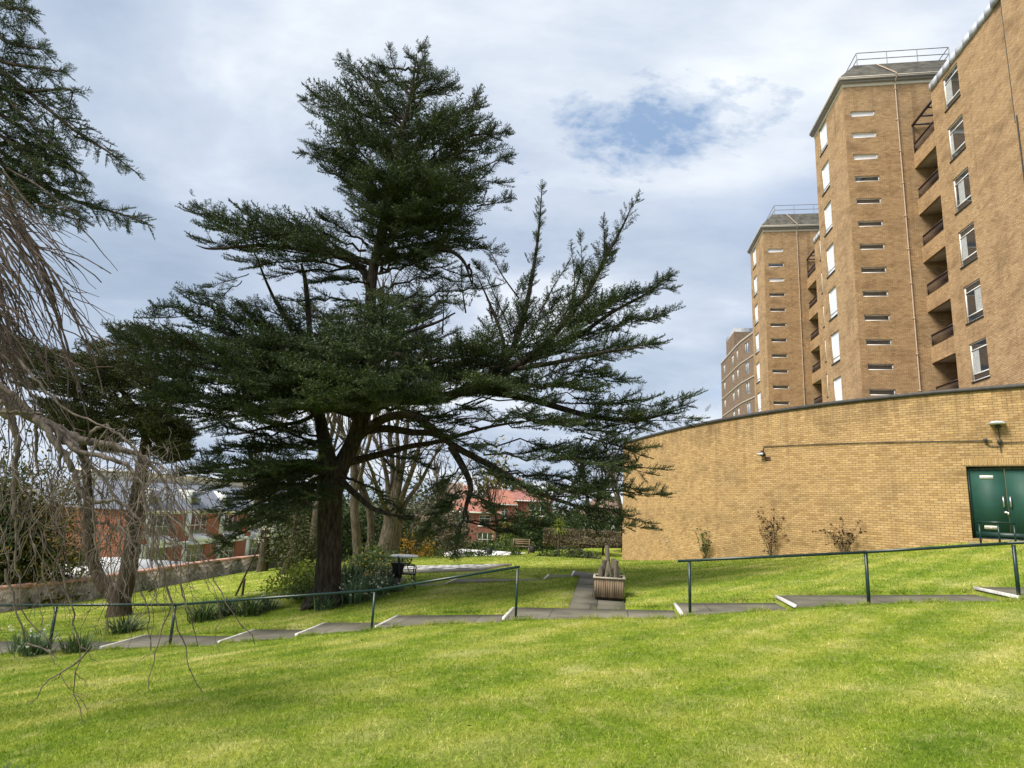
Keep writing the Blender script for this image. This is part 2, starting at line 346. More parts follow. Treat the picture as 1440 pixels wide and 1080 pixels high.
for v, z in NOSE2: p = uv3(18.1, v); CTRL.append((p[0], p[1], z - .04)); p = uv3(19.6, v); CTRL.append((p[0], p[1], z))
for u in (14.5, 16, 17.4): p = uv3(u, -.2); CTRL.append((p[0], p[1], -.38 + (u - 13.1) * .036))
CT = np.array(CTRL); _P = CT[:, :2]
def _phi(r2): return np.where(r2 > 1e-9, r2 * np.log(r2 + 1e-12), 0) * .5
_n = len(_P); _A = np.zeros((_n + 3, _n + 3))
_A[:_n, :_n] = _phi(((_P[:, None] - _P[None]) ** 2).sum(-1)) + np.eye(_n) * .6
_A[:_n, _n] = 1; _A[:_n, _n + 1:] = _P; _A[_n, :_n] = 1; _A[_n + 1:, :_n] = _P.T
_W = np.linalg.solve(_A, np.concatenate([CT[:, 2], np.zeros(3)]))
def base_z(x, y):
    x = np.asarray(x, float); y = np.asarray(y, float); sh = x.shape; q = np.stack([x.ravel(), y.ravel()], -1); out = np.empty(len(q))
    for i in range(0, len(q), 20000):
        b = q[i:i + 20000]; out[i:i + 20000] = _phi(((b[:, None] - _P[None]) ** 2).sum(-1)) @ _W[:_n] + _W[_n] + b @ _W[_n + 1:]
    return out.reshape(sh)
def ground_z(x, y, carve=True):
    x = np.asarray(x, float); y = np.asarray(y, float)
    r = np.sqrt((x + 2) ** 2 + (y - 25) ** 2)
    z = base_z(np.clip(x, -34, 28), np.clip(y, -8, 62))
    far = np.clip((r - 40) / 60, 0, 1); far = far * far * (3 - 2 * far)
    z = z * (1 - far) + (-4.2) * far
    if carve:
        u, v = to_uv(x, y)
        m = (u > 11.86) & (u < 13.14) & (v > -15) & (v < 9.6)
        z = np.where(m, np.minimum(z, path_z(v) - .06), z)
        near = np.clip(1 - np.minimum(abs(u - 11.86), abs(u - 13.14)) / .8, 0, 1) * ((u > 11) & (u < 14) & (v > -15) & (v < 9.6))
        z = np.where(m, z, z * (1 - near * .75) + (near * .75) * np.minimum(z, path_z(v) + .04))
        z = np.where((u >= 13.1) & (u < 19.6) & (v > -.83) & (v < .36), z - .10, z)
        z = np.where((u > 18.28) & (u < 19.55) & (v > -9.5) & (v < .4), z - .10, z)
    return z
def gz(x, y): return float(ground_z(np.array([x]), np.array([y]))[0])
def on(px, py, Y):      # a pixel and a depth -> a point on the ground below that column
    p = at(px, py, Y); p[2] = gz(p[0], p[1]); return p

def lines(lo, hi, step, extra, far):
    a = list(np.arange(lo, hi + 1e-6, step)) + list(extra); b = lo; c = hi; s = step
    while c < far: s *= 1.35; c += s; b -= s; a += [c, b]
    return np.unique(np.round(a, 3))
gu = lines(-6, 50, .45, [11.84, 11.86, 11.88, 12.3, 12.7, 13.12, 13.14, 13.16, 13.4, 11.6, 18.26, 18.28, 19.55, 19.57], 2500)
gv = lines(-30, 22, .45, [a + b for a, _ in NOSE for b in (-.01, .01)] + [-.84, -.82, .36, .38], 2500)
gU, gV = np.meshgrid(gu, gv, indexing="ij"); gx = gU * U[0] + gV * V[0]; gy = gU * U[1] + gV * V[1]
gzz = ground_z(gx, gy)
mb = MB(); nu, nv = gU.shape; i = np.arange(nu - 1)[:, None] * nv + np.arange(nv - 1)[None]
mb.add(np.stack([gx, gy, gzz], -1).reshape(-1, 3), np.stack([i, i + 1, i + nv + 1, i + nv], -1).reshape(-1, 4)[:, ::-1])
tag(mb.build("ground", M["ground"], smooth=True), "mown sloping lawn", "lawn", kind="structure")

# ---------------------------------------------------------------- paths
def path_run(name, noses, u0, u1, ris):
    mb = MB(); nz = MB()
    for k in range(len(noses) - 1):
        v0, z0 = noses[k]; v1, z1 = noses[k + 1]; zz = z1 - ris
        vs = np.linspace(v0 + .04, v1, 8)
        for a, b in zip(vs[:-1], vs[1:]):
            za = z0 + (zz - z0) * (a - v0) / (v1 - v0); zb = z0 + (zz - z0) * (b - v0) / (v1 - v0)
            q = [uv3(u0, a, za), uv3(u0, b, zb), uv3(u1, b, zb), uv3(u1, a, za)]
            lo = [p - np.array([0, 0, .30]) for p in q]
            mb.add(q + lo, [[3, 2, 1, 0], [0, 1, 5, 4], [2, 3, 7, 6]])
        mb.quad(uv3(u0, v0 + .04, z0), uv3(u1, v0 + .04, z0), uv3(u1, v0 + .04, z0 - .3), uv3(u0, v0 + .04, z0 - .3))
        if k: 
            q = [(u0 - .01, v0 - .01), (u1 + .01, v0 - .01), (u1 + .01, v0 + .045), (u0 - .01, v0 + .045)]
            top = [uv3(a, b, z0 + .008) for a, b in q]; bot = [uv3(a, b, z0 - .04) for a, b in q]
            nz.add(top + bot, [[0, 1, 2, 3][::-1], [0, 1, 5, 4], [1, 2, 6, 5], [2, 3, 7, 6], [3, 0, 4, 7]])
    o = mb.build(name, M["path"]); tag(o, kind="structure")
    nz.build("step_nosing", M["nosing"], o)
    return o
path_run("path", NOSE, 11.88, 13.12, RIS)
path_run("path", NOSE2, 18.3, 19.5, .10)
mb = MB()
for k, (a, b) in enumerate([(13.135, 14.05), (14.06, 15.2), (15.21, 16.4), (16.41, 17.5), (17.51, 18.29)]):
    za, zb = -.385 + (a - 13.1) * .036, -.385 + (b - 13.1) * .036
    for (c, d) in ((-.80, -.245), (-.235, .33)):
        j = rng.uniform(-.004, .004)
        q = [uv3(a, c, za + j), uv3(a, d, za + j), uv3(b, d, zb + j), uv3(b, c, zb + j)]
        mb.add(q + [p - np.array([0, 0, .2]) for p in q], [[0, 1, 2, 3], [1, 0, 4, 5], [2, 1, 5, 6], [0, 3, 7, 4]])
tag(mb.build("path", M["path"]), kind="structure")

# ---------------------------------------------------------------- handrails
def handrail(pts, posts, label, base_extra=.0):
    p0 = uv3(pts[0][0], pts[0][1], pts[0][2])
    root = empty("handrail", (p0[0], p0[1], gz(p0[0], p0[1])), 0, label, "handrail")
    off = np.array([p0[0], p0[1], gz(p0[0], p0[1])])
    m = MB(); P = [uv3(*p) - off for p in pts]
    for a, b in zip(P[:-1], P[1:]): m.beam(a, b + (b - a) * .002, .05, .045)
    m.build("top_rail", M["railgreen"], root)
    for (u, v, z) in posts:
        m = MB(); p = uv3(u, v, z - .02) - off; q = uv3(u, v) - off; q[2] = gz(*(uv3(u, v)[:2])) - off[2] - .15
        m.beam(q, p, .042, .042, (0, 1, 0)); m.build("post", M["railgreen"], root)
    return root
handrail([(11.95, -12.9, -.95), (11.95, -8.6, -.65), (11.95, -4.44, -.11), (11.95, -1.66, .49)],
         [(11.95, -11.3, -.85), (11.95, -8.6, -.65), (11.95, -4.44, -.11), (11.95, -1.69, .47)],
         "long dark green handrail stepping down the path beside the cedar trunk")
handrail([(11.95, 1.22, .755), (11.95, 4.38, 1.085), (11.95, 6.6, 1.35), (11.95, 9.2, 1.62)],
         [(11.95, 1.42, .77), (11.95, 4.38, 1.085), (11.95, 6.7, 1.35), (11.95, 9.0, 1.6)],
         "dark green handrail rising along the steps below the curved brick wall")

# ---------------------------------------------------------------- walls with openings
def wall(mb, p0, p1, z0, z1, holes=(), depth=.12, uvo=0.):
    """vertical brick wall seen from the right-hand side of p0->p1 ... outward normal = left of direction rotated"""
    p0 = np.asarray(p0, float); p1 = np.asarray(p1, float); L = np.linalg.norm(p1 - p0); d = (p1 - p0) / L; n = np.array([d[1], -d[0]])
    ss = np.unique(np.round([0, L] + [h[k] for h in holes for k in (0, 1)], 4)); zs = np.unique(np.round([z0, z1] + [h[k] for h in holes for k in (2, 3)], 4))
    P = lambda s, z, o=0.: (*(p0 + d * s - n * o), z)
    for a, b in zip(ss[:-1], ss[1:]):
        for c, e in zip(zs[:-1], zs[1:]):
            m, q = (a + b) / 2, (c + e) / 2
            if any(h[0] < m < h[1] and h[2] < q < h[3] for h in holes): continue
            mb.quad(P(a, c), P(b, c), P(b, e), P(a, e), [(a + uvo, c), (b + uvo, c), (b + uvo, e), (a + uvo, e)])
    for a, b, c, e in holes:
        for A, B in (((a, c), (a, e)), ((b, e), (b, c)), ((a, e), (b, e)), ((b, c), (a, c))):
            mb.quad(P(*A), P(*B), P(*B, depth), P(*A, depth), [(0, A[1]), (0, B[1]), (depth, B[1]), (depth, A[1])])

def win_unit(parent, org, d, w, h, style, name="window"):
    """window in a hole: org = lower-left corner (x,y,z) on the reveal plane, d = 2D unit direction along it"""
    d = np.array([d[0], d[1], 0.]); n = np.array([d[1], -d[0], 0.]); o = np.array(org, float); up = np.array([0, 0, 1.])
    P = lambda s, z, t=0.: o + d * s + up * z + n * t
    f = MB(); fw = .055
    bars = [(0, w, 0, fw), (0, w, h - fw, h), (0, fw, fw, h - fw), (w - fw, w, fw, h - fw)]
    if style == "casement": bars += [(fw, w - fw, h * .80, h * .80 + .05), (fw, w - fw, h * .17, h * .17 + .05)]
    if style == "tower": bars += [(fw, w - fw, h * .17, h * .17 + .05)]
    if style == "triple": bars += [(w / 3 - .03, w / 3 + .03, fw, h - fw), (2 * w / 3 - .03, 2 * w / 3 + .03, fw, h - fw), (fw, w - fw, h * .45, h * .45 + .06)]
    if style == "double": bars += [(w / 2 - .03, w / 2 + .03, fw, h - fw), (fw, w - fw, h * .65, h * .65 + .05)]
    for a, b, c, e in bars:
        q = [P(a, c, .03), P(b, c, .03), P(b, e, .03), P(a, e, .03)]; r = [P(a, c, -.03), P(b, c, -.03), P(b, e, -.03), P(a, e, -.03)]
        f.add(q + r, [[0, 1, 2, 3], [1, 0, 4, 5], [2, 1, 5, 6], [3, 2, 6, 7], [0, 3, 7, 4]])
    fo = f.build(name, M["white"], parent)
    g = MB(); g.quad(P(.01, .01), P(w - .01, .01), P(w - .01, h - .01), P(.01, h - .01))
    return fo, g, P

# ---------------------------------------------------------------- brick apartment block (towers, facades, loggias)
ROT = -YAWU
blk = empty("apartment_block", (0, 0, -.5), ROT, "tall golden brick apartment block with two slate-roofed towers and stacked balconies", "building")
ZO = .5      # local z = world z + ZO
FL = 2.82
def tower(u0, first):
    v0 = 13.29; ul = u0 + 5.23; ztop = 26.85 + ZO
    m = MB()
    hs = [(13.63 - v0, 14.96 - v0, 24.90 + ZO - 1.386 * k, 25.24 + ZO - 1.386 * k) for k in range(15)]
    wall(m, (v0, u0), (19.2, u0), -3, ztop, hs, .09)
    hl = [(ul - (u0 + 4.28), ul - (u0 + 2.93), 24.95 + ZO - 2.8 * k, 26.80 - .0 + ZO - 2.8 * k - .02) for k in range(9)]
    wall(m, (v0, ul), (v0, u0), -3, ztop, hl, .09, .1)
    wall(m, (21.0, ul), (v0, ul), -3, ztop, (), .09)
    wall(m, (21.0, u0 + 2), (21.0, ul), -3, ztop, (), .09)
    m.build("tower_wall", M["brick_tower"], blk)
    # slot windows
    for k, (a, b, c, e) in enumerate(hs):
        blind = (k < 3) if first else (k in (0, 2))
        fo, g, P = win_unit(blk, (v0 + a, u0 + .085, c), (1, 0), b - a, e - c, "slot", "slot_window")
        g.build("pane", M["blind"] if blind else M["glass"], fo)
    for k, (a, b, c, e) in enumerate(hl):
        fo, g, P = win_unit(blk, (v0 + .085, ul - a, c), (0, -1), b - a, e - c, "tower", "tower_window")
        g.build("pane", M["glareglass"], fo)
        s = MB(); s.box(v0 - .05, v0 + .08, ul - b - .05, ul - a + .05, c - .07, c - .003); s.build("sill", M["coping"], fo)
    # eaves: cream frieze, soffit and gutter, mansard
    m = MB(); m.box(v0 - .03, 21.03, u0 - .03, ul + .03, ztop, ztop + .2); m.build("frieze", M["warmwhite"], blk)
    m = MB(); m.box(v0 - .17, 21.17, u0 - .17, ul + .17, ztop + .2, ztop + .34)
    m.box(v0 - .24, 21.24, u0 - .24, ul + .24, ztop + .34, ztop + .48); m.build("gutter", M["gutter"], blk)
    m = MB(); m.box(v0 - .25, 21.25, u0 - .255, ul + .25, ztop + .481, ztop + .52); m.build("gutter_lip", M["cream"], blk)
    a = (v0 - .22, 21.2, u0 - .22, ul + .22, ztop + .521); b = (v0 + 1.08, 20.0, u0 + .95, ul - .95, 29.0 + ZO)
    lo = [(a[0], a[2], a[4]), (a[1], a[2], a[4]), (a[1], a[3], a[4]), (a[0], a[3], a[4])]; hi = [(b[0], b[2], b[4]), (b[1], b[2], b[4]), (b[1], b[3], b[4]), (b[0], b[3], b[4])]
    m = MB(); m.add(lo + hi, [[0, 1, 5, 4], [1, 2, 6, 5], [2, 3, 7, 6], [3, 0, 4, 7], [4, 5, 6, 7]]); m.build("mansard_roof", M["slate"], blk)
    m = MB(); z = b[4]
    x0, x1, y0, y1 = b[0] + .25, b[1] - .2, b[2] + .15, b[3] - .15
    cs = [(x0, y0), (x1, y0), (x1, y1), (x0, y1)]
    for zz in (.95, .5):
        for p, q in zip(cs, cs[1:] + cs[:1]): m.tube([(*p, z + zz), (*q, z + zz)], .026, 6)
    for p in cs + [(x0 + (x1 - x0) * t, y0) for t in (.33, .66)] + [(x0, (y0 + y1) / 2)]: m.tube([(*p, z), (*p, z + .95)], .026, 6)
    m.build("roof_railing", M["steel"], blk)
    m = MB(); x = 16.14; m.tube([(x, u0 - .06, -3), (x, u0 - .06, ztop + .1)], .035, 6)
    for k in range(14): m.box(x - .06, x + .06, u0 - .1, u0 - .002, 1 + 2. * k, 1.06 + 2. * k)
    m.tube([(x, u0 - .06, ztop + .1), (x, u0 - .36, ztop + .3), (x, u0 - .36, ztop + .53), (x - .55, u0 + .9, b[4] - .02)], .03, 6)
    m.build("downpipe", M["pipe"], blk)
tower(35.37, True); tower(55.22, False)

def facade(uend, ustart, shift, nw):
    v0 = 16.83; lg0 = uend - 2.37; ztop = 24.62 + ZO
    m = MB(); hs = []
    cols = [(30.42 + shift, 31.80 + shift)] + [(30.42 + shift - 6.6 * k, 31.8 + shift - 6.6 * k) for k in range(1, nw)]
    for (a, b) in cols:
        for k in range(-1, 6): hs.append((lg0 - b, lg0 - a, 8.30 + ZO + 2.852 * k, 10.13 + ZO + 2.852 * k))
    wall(m, (v0, lg0), (v0, ustart), -3, ztop, hs, .08)
    wall(m, (19.0, lg0), (v0, lg0), -3, ztop)                      # wall facing the loggia
    m.build("facade_wall", M["brick_tower"], blk)
    for j, (a, b, c, e) in enumerate(hs):
        fo, g, P = win_unit(blk, (v0 + .075, lg0 - a, c), (0, -1), b - a, e - c, "casement", "facade_window")
        g.build("pane", M["glass"], fo)
        w, h = b - a, e - c
        cu = MB(); x0, x1 = [(.06, .30), (.06, .62), (.75, 1.3), (.1, .55), (.3, .8)][j % 5]
        cu.quad(P(x0, h * .2, .004), P(x1, h * .2, .004), P(x1, h * .8, .004), P(x0, h * .8, .004)); cu.build("curtain", M["curtain"], fo)
        s = MB(); s.box(v0 - .05, v0 + .07, lg0 - b - .04, lg0 - a + .04, c - .06, c - .003); s.build("sill", M["coping"], fo)
    # parapet flashing and roof behind it
    m = MB(); y = ustart; k = 0
    while y < lg0 - .01:
        y2 = min(y + .62, lg0); j = .012 * (k % 2); m.box(v0 - .075 - j, v0 + .05, y + .006, y2 - .006, ztop - .02 - j, ztop + .40); y = y2; k += 1
    m.build("parapet_flashing", M["flash"], blk)
    m = MB(); z = ztop + .401
    m.add([(v0 - .04, ustart, z), (v0 - .04, lg0 + .06, z), (v0 + 1.3, lg0 - .9, z + 1.6), (v0 + 1.3, ustart, z + 1.6), (v0 + 4.5, lg0 - .9, z + 1.6), (v0 + 4.5, ustart, z + 1.6), (v0 + 4.5, lg0 + .06, z)], [[0, 3, 2, 1], [2, 3, 5, 4]])
    m.add([(v0 - .04, lg0 + .06, z), (v0 + 4.5, lg0 + .06, z), (v0 + 4.5, lg0 - .9, z + 1.6), (v0 + 1.3, lg0 - .9, z + 1.6)], [[0, 1, 2, 3]])
    m.build("facade_roof", M["slate"], blk)
    # loggia back wall
    m = MB(); wall(m, (19.0, uend), (19.0, lg0), -3, 24.2 + ZO); m.build("loggia_wall", M["brick_tower"], blk)
    for k in range(-1, 5):
        z = 10.06 + ZO + 2.84 * k
        o = MB(); o.box(v0 + .14, 18.98, lg0 + .02, uend - .01, z, z + .2); bo = o.build("balcony", M["concrete"], blk)
        s = MB(); wall(s, (v0 + .004, uend - .01), (v0 + .004, lg0 + .003), z - .02, z + .86)
        wall(s, (v0 + .14, lg0 + .003), (v0 + .14, uend - .01), z - .02, z + .86)
        s.quad((v0 + .004, lg0 + .003, z + .86), (v0 + .14, lg0 + .003, z + .86), (v0 + .14, uend - .01, z + .86), (v0 + .004, uend - .01, z + .86), [(0, 0), (.1, 0), (.1, 2), (0, 2)])
        s.quad((v0 + .004, lg0 + .003, z - .02), (v0 + .004, uend - .01, z - .02), (v0 + .14, uend - .01, z - .02), (v0 + .14, lg0 + .003, z - .02), [(0, 0), (.1, 0), (.1, 2), (0, 2)])
        s.build("balcony_front", M["brick_tower"], bo)
        r = MB(); r.box(v0 + .02, v0 + .09, lg0 + .01, uend - .15, z + 1.44, z + 1.51); r.box(v0 + .03, v0 + .08, lg0 + .01, uend - .15, z + .88, z + .93)
        r.box(v0 + .03, v0 + .08, uend - .2, uend - .15, z + .93, z + 1.44); r.box(v0 + .03, v0 + .08, lg0 + .01, lg0 + .06, z + .93, z + 1.44)
        for q in np.arange(lg0 + .12, uend - .2, .10): r.box(v0 + .045, v0 + .065, q, q + .02, z + .93, z + 1.44)
        r.build("balcony_railing", M["brownrail"], bo)
        dr = MB(); dr.box(18.93, 18.985, lg0 + .5, lg0 + 1.9, z + .21, z + 2.3); dr.build("balcony_door", M["glass"], bo)
    # open timber beams over the top balcony
    m = MB(); z = 24.12 + ZO; m.beam((v0 + .06, lg0 + .02, z), (v0 + .06, uend + .22, z), .09, .12)
    for t in (.28, .62, .97): m.beam((v0 + .11, lg0 + 2.3 * t, z), (18.98, lg0 + 2.3 * t, z), .07, .1)
    m.beam((v0 + .06, uend - .06, 21.4 + ZO + .9), (v0 + .06, uend - .06, z - .06), .045, .045, (0, 1, 0))
    m.build("balcony_beams", M["brownrail"], blk)
facade(35.37, 26.62, 0, 1)
facade(55.22, 40.60, 19.85, 1)
m = MB(); hs = [(26.6 - 25.2, 26.6 - 23.8, 8.30 + ZO + 2.852 * k, 10.13 + ZO + 2.852 * k) for k in range(-1, 6)]
wall(m, (16.73, 26.61), (16.73, 14), -3, 24.62 + ZO, hs, .08); wall(m, (16.83, 26.61), (16.73, 26.61), -3, 24.62 + ZO); m.build("facade_wall", M["brick_tower"], blk)
for a, b, c, e in hs:
    fo, g, P = win_unit(blk, (16.805, 26.61 - a, c), (0, -1), b - a, e - c, "casement", "facade_window"); g.build("pane", M["glass"], fo)
m = MB(); m.tube([(16.70, 26.47, -3), (16.70, 26.47, 19.2)], .03, 6); m.tube([(16.78, 26.68, 19), (16.78, 26.68, 24.9)], .035, 6); m.build("downpipe", M["coping"], blk)
m = MB(); y = 14.
while y < 26.6: m.box(16.655, 16.80, y + .006, y + .62, 24.60 + ZO, 25.02 + ZO); y += .63
m.build("parapet_flashing", M["flash"], blk)
m = MB(); z = 25.021 + ZO; m.add([(16.7, 14, z), (16.7, 26.6, z), (18.0, 26.6, z + 1.6), (18.0, 14, z + 1.6)], [[0, 3, 2, 1]]); m.build("facade_roof", M["slate"], blk)

# ---------------------------------------------------------------- curved brick building
WS = np.concatenate([[0], np.cumsum(np.linalg.norm(np.diff(WALLC, axis=0), axis=1))]); WL = WS[-1]
def wc(s, off=0.):
    x = np.interp(s, WS, WALLC[:, 0]); y = np.interp(s, WS, WALLC[:, 1]); e = .25
    t = np.array([np.interp(s + e, WS, WALLC[:, 0]) - np.interp(s - e, WS, WALLC[:, 0]), np.interp(s + e, WS, WALLC[:, 1]) - np.interp(s - e, WS, WALLC[:, 1])]); t /= np.linalg.norm(t)
    n = np.array([-t[1], t[0]])             # outward, towards the lawn
    return np.array([x, y]) + n * off, t, n
def s_of(px, py=700.):
    d = ray(px, py); k = np.argmin(abs(WALLC[:, 0] * d[1] - WALLC[:, 1] * d[0]) + 0 * WS); return float(np.interp(0, [0, 1], [WS[k], WS[k]]))
WT = 5.62
cvb = empty("curved_building", (*wc(WL / 2)[0], 0), 0, "low yellow brick building with a long bowed wall and green double doors", "building")
CO = np.array([*wc(WL / 2)[0], 0])
SD1 = 6.08; SD0 = SD1 - 1.72; DZ0, DZ1 = 1.27, 3.36
def find_s(px, py):
    best = min(np.linspace(0, WL, 4000), key=lambda s: abs((lambda p: (p[0] * ray(px, py)[1] - p[1] * ray(px, py)[0]))(wc(s)[0]))); return best
SD1 = find_s(1361, 690); SD0 = SD1 - 1.78
ss = np.unique(np.round(np.concatenate([np.arange(0, WL, .25), [WL, SD0, SD1]]), 4)); zs = [-3.0, DZ0, DZ1, WT]
mb = MB()
for a, b in zip(ss[:-1], ss[1:]):
    for c, e in zip(zs[:-1], zs[1:]):
        if c == DZ0 and SD0 - 1e-3 < (a + b) / 2 < SD1: continue
        pa, pb = wc(a)[0], wc(b)[0]
        mb.quad(*[np.array([*p, z]) - CO for p, z in ((pb, c), (pa, c), (pa, e), (pb, e))], [(b, c), (a, c), (a, e), (b, e)])
for s in (SD0, SD1):
    p, t, n = wc(s); q = p - n * .22
    mb.quad(*[np.array(x) - CO for x in ((*p, DZ0), (*q, DZ0), (*q, DZ1), (*p, DZ1))], [(0, DZ0), (.2, DZ0), (.2, DZ1), (0, DZ1)])
pa, pb = wc(SD0)[0], wc(SD1)[0]; n_ = wc((SD0 + SD1) / 2)[2]
mb.quad(*[np.array(x) - CO for x in ((*pa, DZ1), (*pb, DZ1), (*(pb - n_ * .22), DZ1), (*(pa - n_ * .22), DZ1))], [(0, 0), (1.7, 0), (1.7, .2), (0, .2)])
e0 = wc(WL)[0]; back = e0 + U[:2] * .3 + V[:2] * 9
mb.quad(*[np.array(x) - CO for x in ((*back, -3), (*e0, -3), (*e0, WT), (*back, WT))], [(9, -3), (0, -3), (0, WT), (9, WT)])
mb.build("curved_wall", M["brick"], cvb)
# coping
mb = MB(); sl = np.arange(0, WL + .3, .4); sl[-1] = WL
for a, b in zip(sl[:-1], sl[1:]):
    P = [np.array([*wc(s, o)[0], z]) - CO for s in (a, b) for o, z in ((.05, WT - .02), (.05, WT + .11), (-.30, WT + .14), (-.30, WT - .02))]
    mb.add(P, [[0, 4, 5, 1], [1, 5, 6, 2], [4, 0, 3, 7], [2, 6, 7, 3]])
mb.build("coping", M["coping"], cvb)
mb = MB(); poly = [wc(s, -.28)[0] for s in np.linspace(0, WL, 30)] + [back, wc(0)[0] + V[:2] * 3]
cen = np.mean(poly, axis=0)
for p, q in zip(poly, poly[1:] + poly[:1]): mb.add([np.array([*x, WT + .1]) - CO for x in (p, q, cen)], [[0, 1, 2]])
mb.build("flat_roof", M["coping"], cvb)
# soldier course over the door
mb = MB(); n = 17
for k in range(n):
    s = SD0 - .02 + (SD1 - SD0 + .1) * k / n
    p0, p1 = wc(s + .006, .006)[0], wc(s + .098, .006)[0]
    mb.quad(*[np.array(x) - CO for x in ((*p1, DZ1 + .01), (*p0, DZ1 + .01), (*p0, DZ1 + .225), (*p1, DZ1 + .225))], [(k * .225, .0), (k * .225 + .2, 0), (k * .225 + .2, .065), (k * .225, .065)])
mb.build("door_lintel", M["brick"], cvb)
# double door (chord between the jambs, set back)
dn = n_; o0 = np.array([*(pb - dn * .14), DZ0]) - CO; dd = (pa - pb); DW = np.linalg.norm(dd); dd = dd / DW
def DP(s, z, t=0.): return np.array([*(dd * s), z]) + o0 + np.array([*(dn * t), 0])
def slab(m, s0, s1, z0, z1, t0, t1):
    q = [DP(s0, z0, t1), DP(s1, z0, t1), DP(s1, z1, t1), DP(s0, z1, t1), DP(s0, z0, t0), DP(s1, z0, t0), DP(s1, z1, t0), DP(s0, z1, t0)]
    m.add(q, [[0, 1, 2, 3], [1, 0, 4, 5], [2, 1, 5, 6], [3, 2, 6, 7], [0, 3, 7, 4]])
DH = DZ1 - DZ0
m = MB(); slab(m, 0, .06, 0, DH, -.02, .05); slab(m, DW - .06, DW, 0, DH, -.02, .05); slab(m, .06, DW - .06, DH - .07, DH, -.02, .05); m.build("door_frame", M["greendark"], cvb)
mid = DW / 2
leaf = []
for a, b in ((.065, mid - .006), (mid + .006, DW - .065)):
    m = MB(); slab(m, a, b, .03, DH - .075, -.02, .02); leaf.append(m.build("door_leaf", M["greendoor"], cvb))
m = MB(); slab(m, .065, DW - .065, -.03, .028, -.02, .07); slab(m, .09, DW - .09, .032, .2, .021, .026); m.build("kick_plate", M["greendark"], cvb)
for k, a in enumerate((mid - .10, mid + .06)):
    m = MB(); slab(m, a, a + .035, .92, 1.22, .05, .08); slab(m, a, a + .035, .92, .955, .021, .05); slab(m, a, a + .035, 1.185, 1.22, .021, .05); m.build("pull_handle", M["metal"], leaf[k])
m = MB(); slab(m, mid - .10, mid - .01, .74, .80, .021, .04); slab(m, mid - .03, mid + .02, .70, .78, .04, .055); m.build("hasp_lock", M["metal"], leaf[0])
m = MB(); slab(m, .30, .62, 1.73, 1.83, .021, .03); so = m.build("upper_sign", M["white"], leaf[0])
m = MB()
for k in range(9): slab(m, .335 + .029 * k, .335 + .029 * k + .017, 1.765, 1.80, .030, .0315)
m.build("lettering", M["blind"], so)
m = MB(); slab(m, .30, .62, .28, .38, .021, .03); so = m.build("lower_sign", M["cream"], leaf[0])
m = MB()
for k in range(9):
    if k != 4: slab(m, .32 + .031 * k, .32 + .031 * k + .021, .305, .35, .030, .0315)
m.build("lettering", M["signgrey"], so)
# conduit, lamps and boxes on the wall
def cw(s, z, o=.03): return np.array([*wc(s, o)[0], z]) - CO
sA, sB, sL = find_s(1078, 630), find_s(1395, 618), find_s(1404, 600)
zc1, zc2 = at(1078, 628, wc(sA)[0][1])[2], at(1395, 620, wc(sB)[0][1])[2]
zc = zc2
m = MB(); m.tube([cw(s, zc2 + (zc1 - zc2) * (s - sB) / (sA - sB)) for s in np.linspace(sB, sA + .1, 40)] + [cw(sA + .12, zc1 - .02), cw(sA + .14, zc1 - .10), cw(sA + .14, zc1 - .18)], .014, 5)
m.tube([cw(s, zc - .06) for s in np.linspace(0, sL, 20)], .014, 5)
m.tube([cw(sL, zc - .35), cw(sL, zc + .42)], .013, 5); m.tube([cw(sL + .02, zc - .16), cw(sL + .22, zc - .16), cw(sL + .30, zc - .12), cw(sL + .33, zc)], .013, 5)
m.build("cable_conduit", M["coping"], cvb)
m = MB(); c = cw(sL, zc - .03, .05); m.lathe([(0, .07), (.05, .06), (.065, 0), (.05, -.06), (0, -.07)], c, 10); m.build("junction_box", M["coping"], cvb); m = MB(); c = cw(sL + .33, zc + .02, .06); m.lathe([(0, .06), (.05, .04), (.055, -.03), (0, -.05)], c, 10); m.build("junction_box", M["coping"], cvb)
t_ = wc(sL)[1]; n3 = np.array([*wc(sL)[2], 0]); t3 = np.array([*t_, 0])
m = MB(); c = cw(sL, zc + .46, .0)
prof = [(-.19, .00), (-.13, .075), (0, .10), (.13, .075), (.19, .0)]
for (a, ha), (b, hb) in zip(prof[:-1], prof[1:]):
    q = [c + t3 * a + n3 * .01, c + t3 * b + n3 * .01, c + t3 * b + n3 * .30, c + t3 * a + n3 * .30]
    up_ = lambda p, h, k: p + np.array([0, 0, h * k + .03])
    m.add([up_(q[0], ha, 1), up_(q[1], hb, 1), up_(q[2], hb, .55), up_(q[3], ha, .55)] + [x for x in q], [[0, 1, 2, 3], [4, 7, 6, 5], [3, 2, 6, 7], [1, 0, 4, 5]])
m.build("wall_lamp", M["lampglass"], cvb)
m = MB(); m.beam(cw(sL, zc + .40, .0), cw(sL, zc + .40, .2), .12, .07); m.build("lamp_bracket", M["coping"], cvb)
m = MB(); s = sA + .14; c = cw(s, zc1 - .28, .1)
m.lathe([(0, .13), (.05, .12), (.06, .07), (.10, .05), (.11, -.03), (.08, -.09), (0, -.12)], c, 12); fo = m.build("flood_lamp", M["black"], cvb)
m = MB(); n3a = np.array([*wc(s)[2], 0]); t3a = np.array([*wc(s)[1], 0]); m.beam(c + n3a * .10 - t3a * .14 + np.array([0, 0, -.02]), c + n3a * .10 + t3a * .14 + np.array([0, 0, -.02]), .05, .09); m.build("lamp_glass", M["lampglass"], fo)
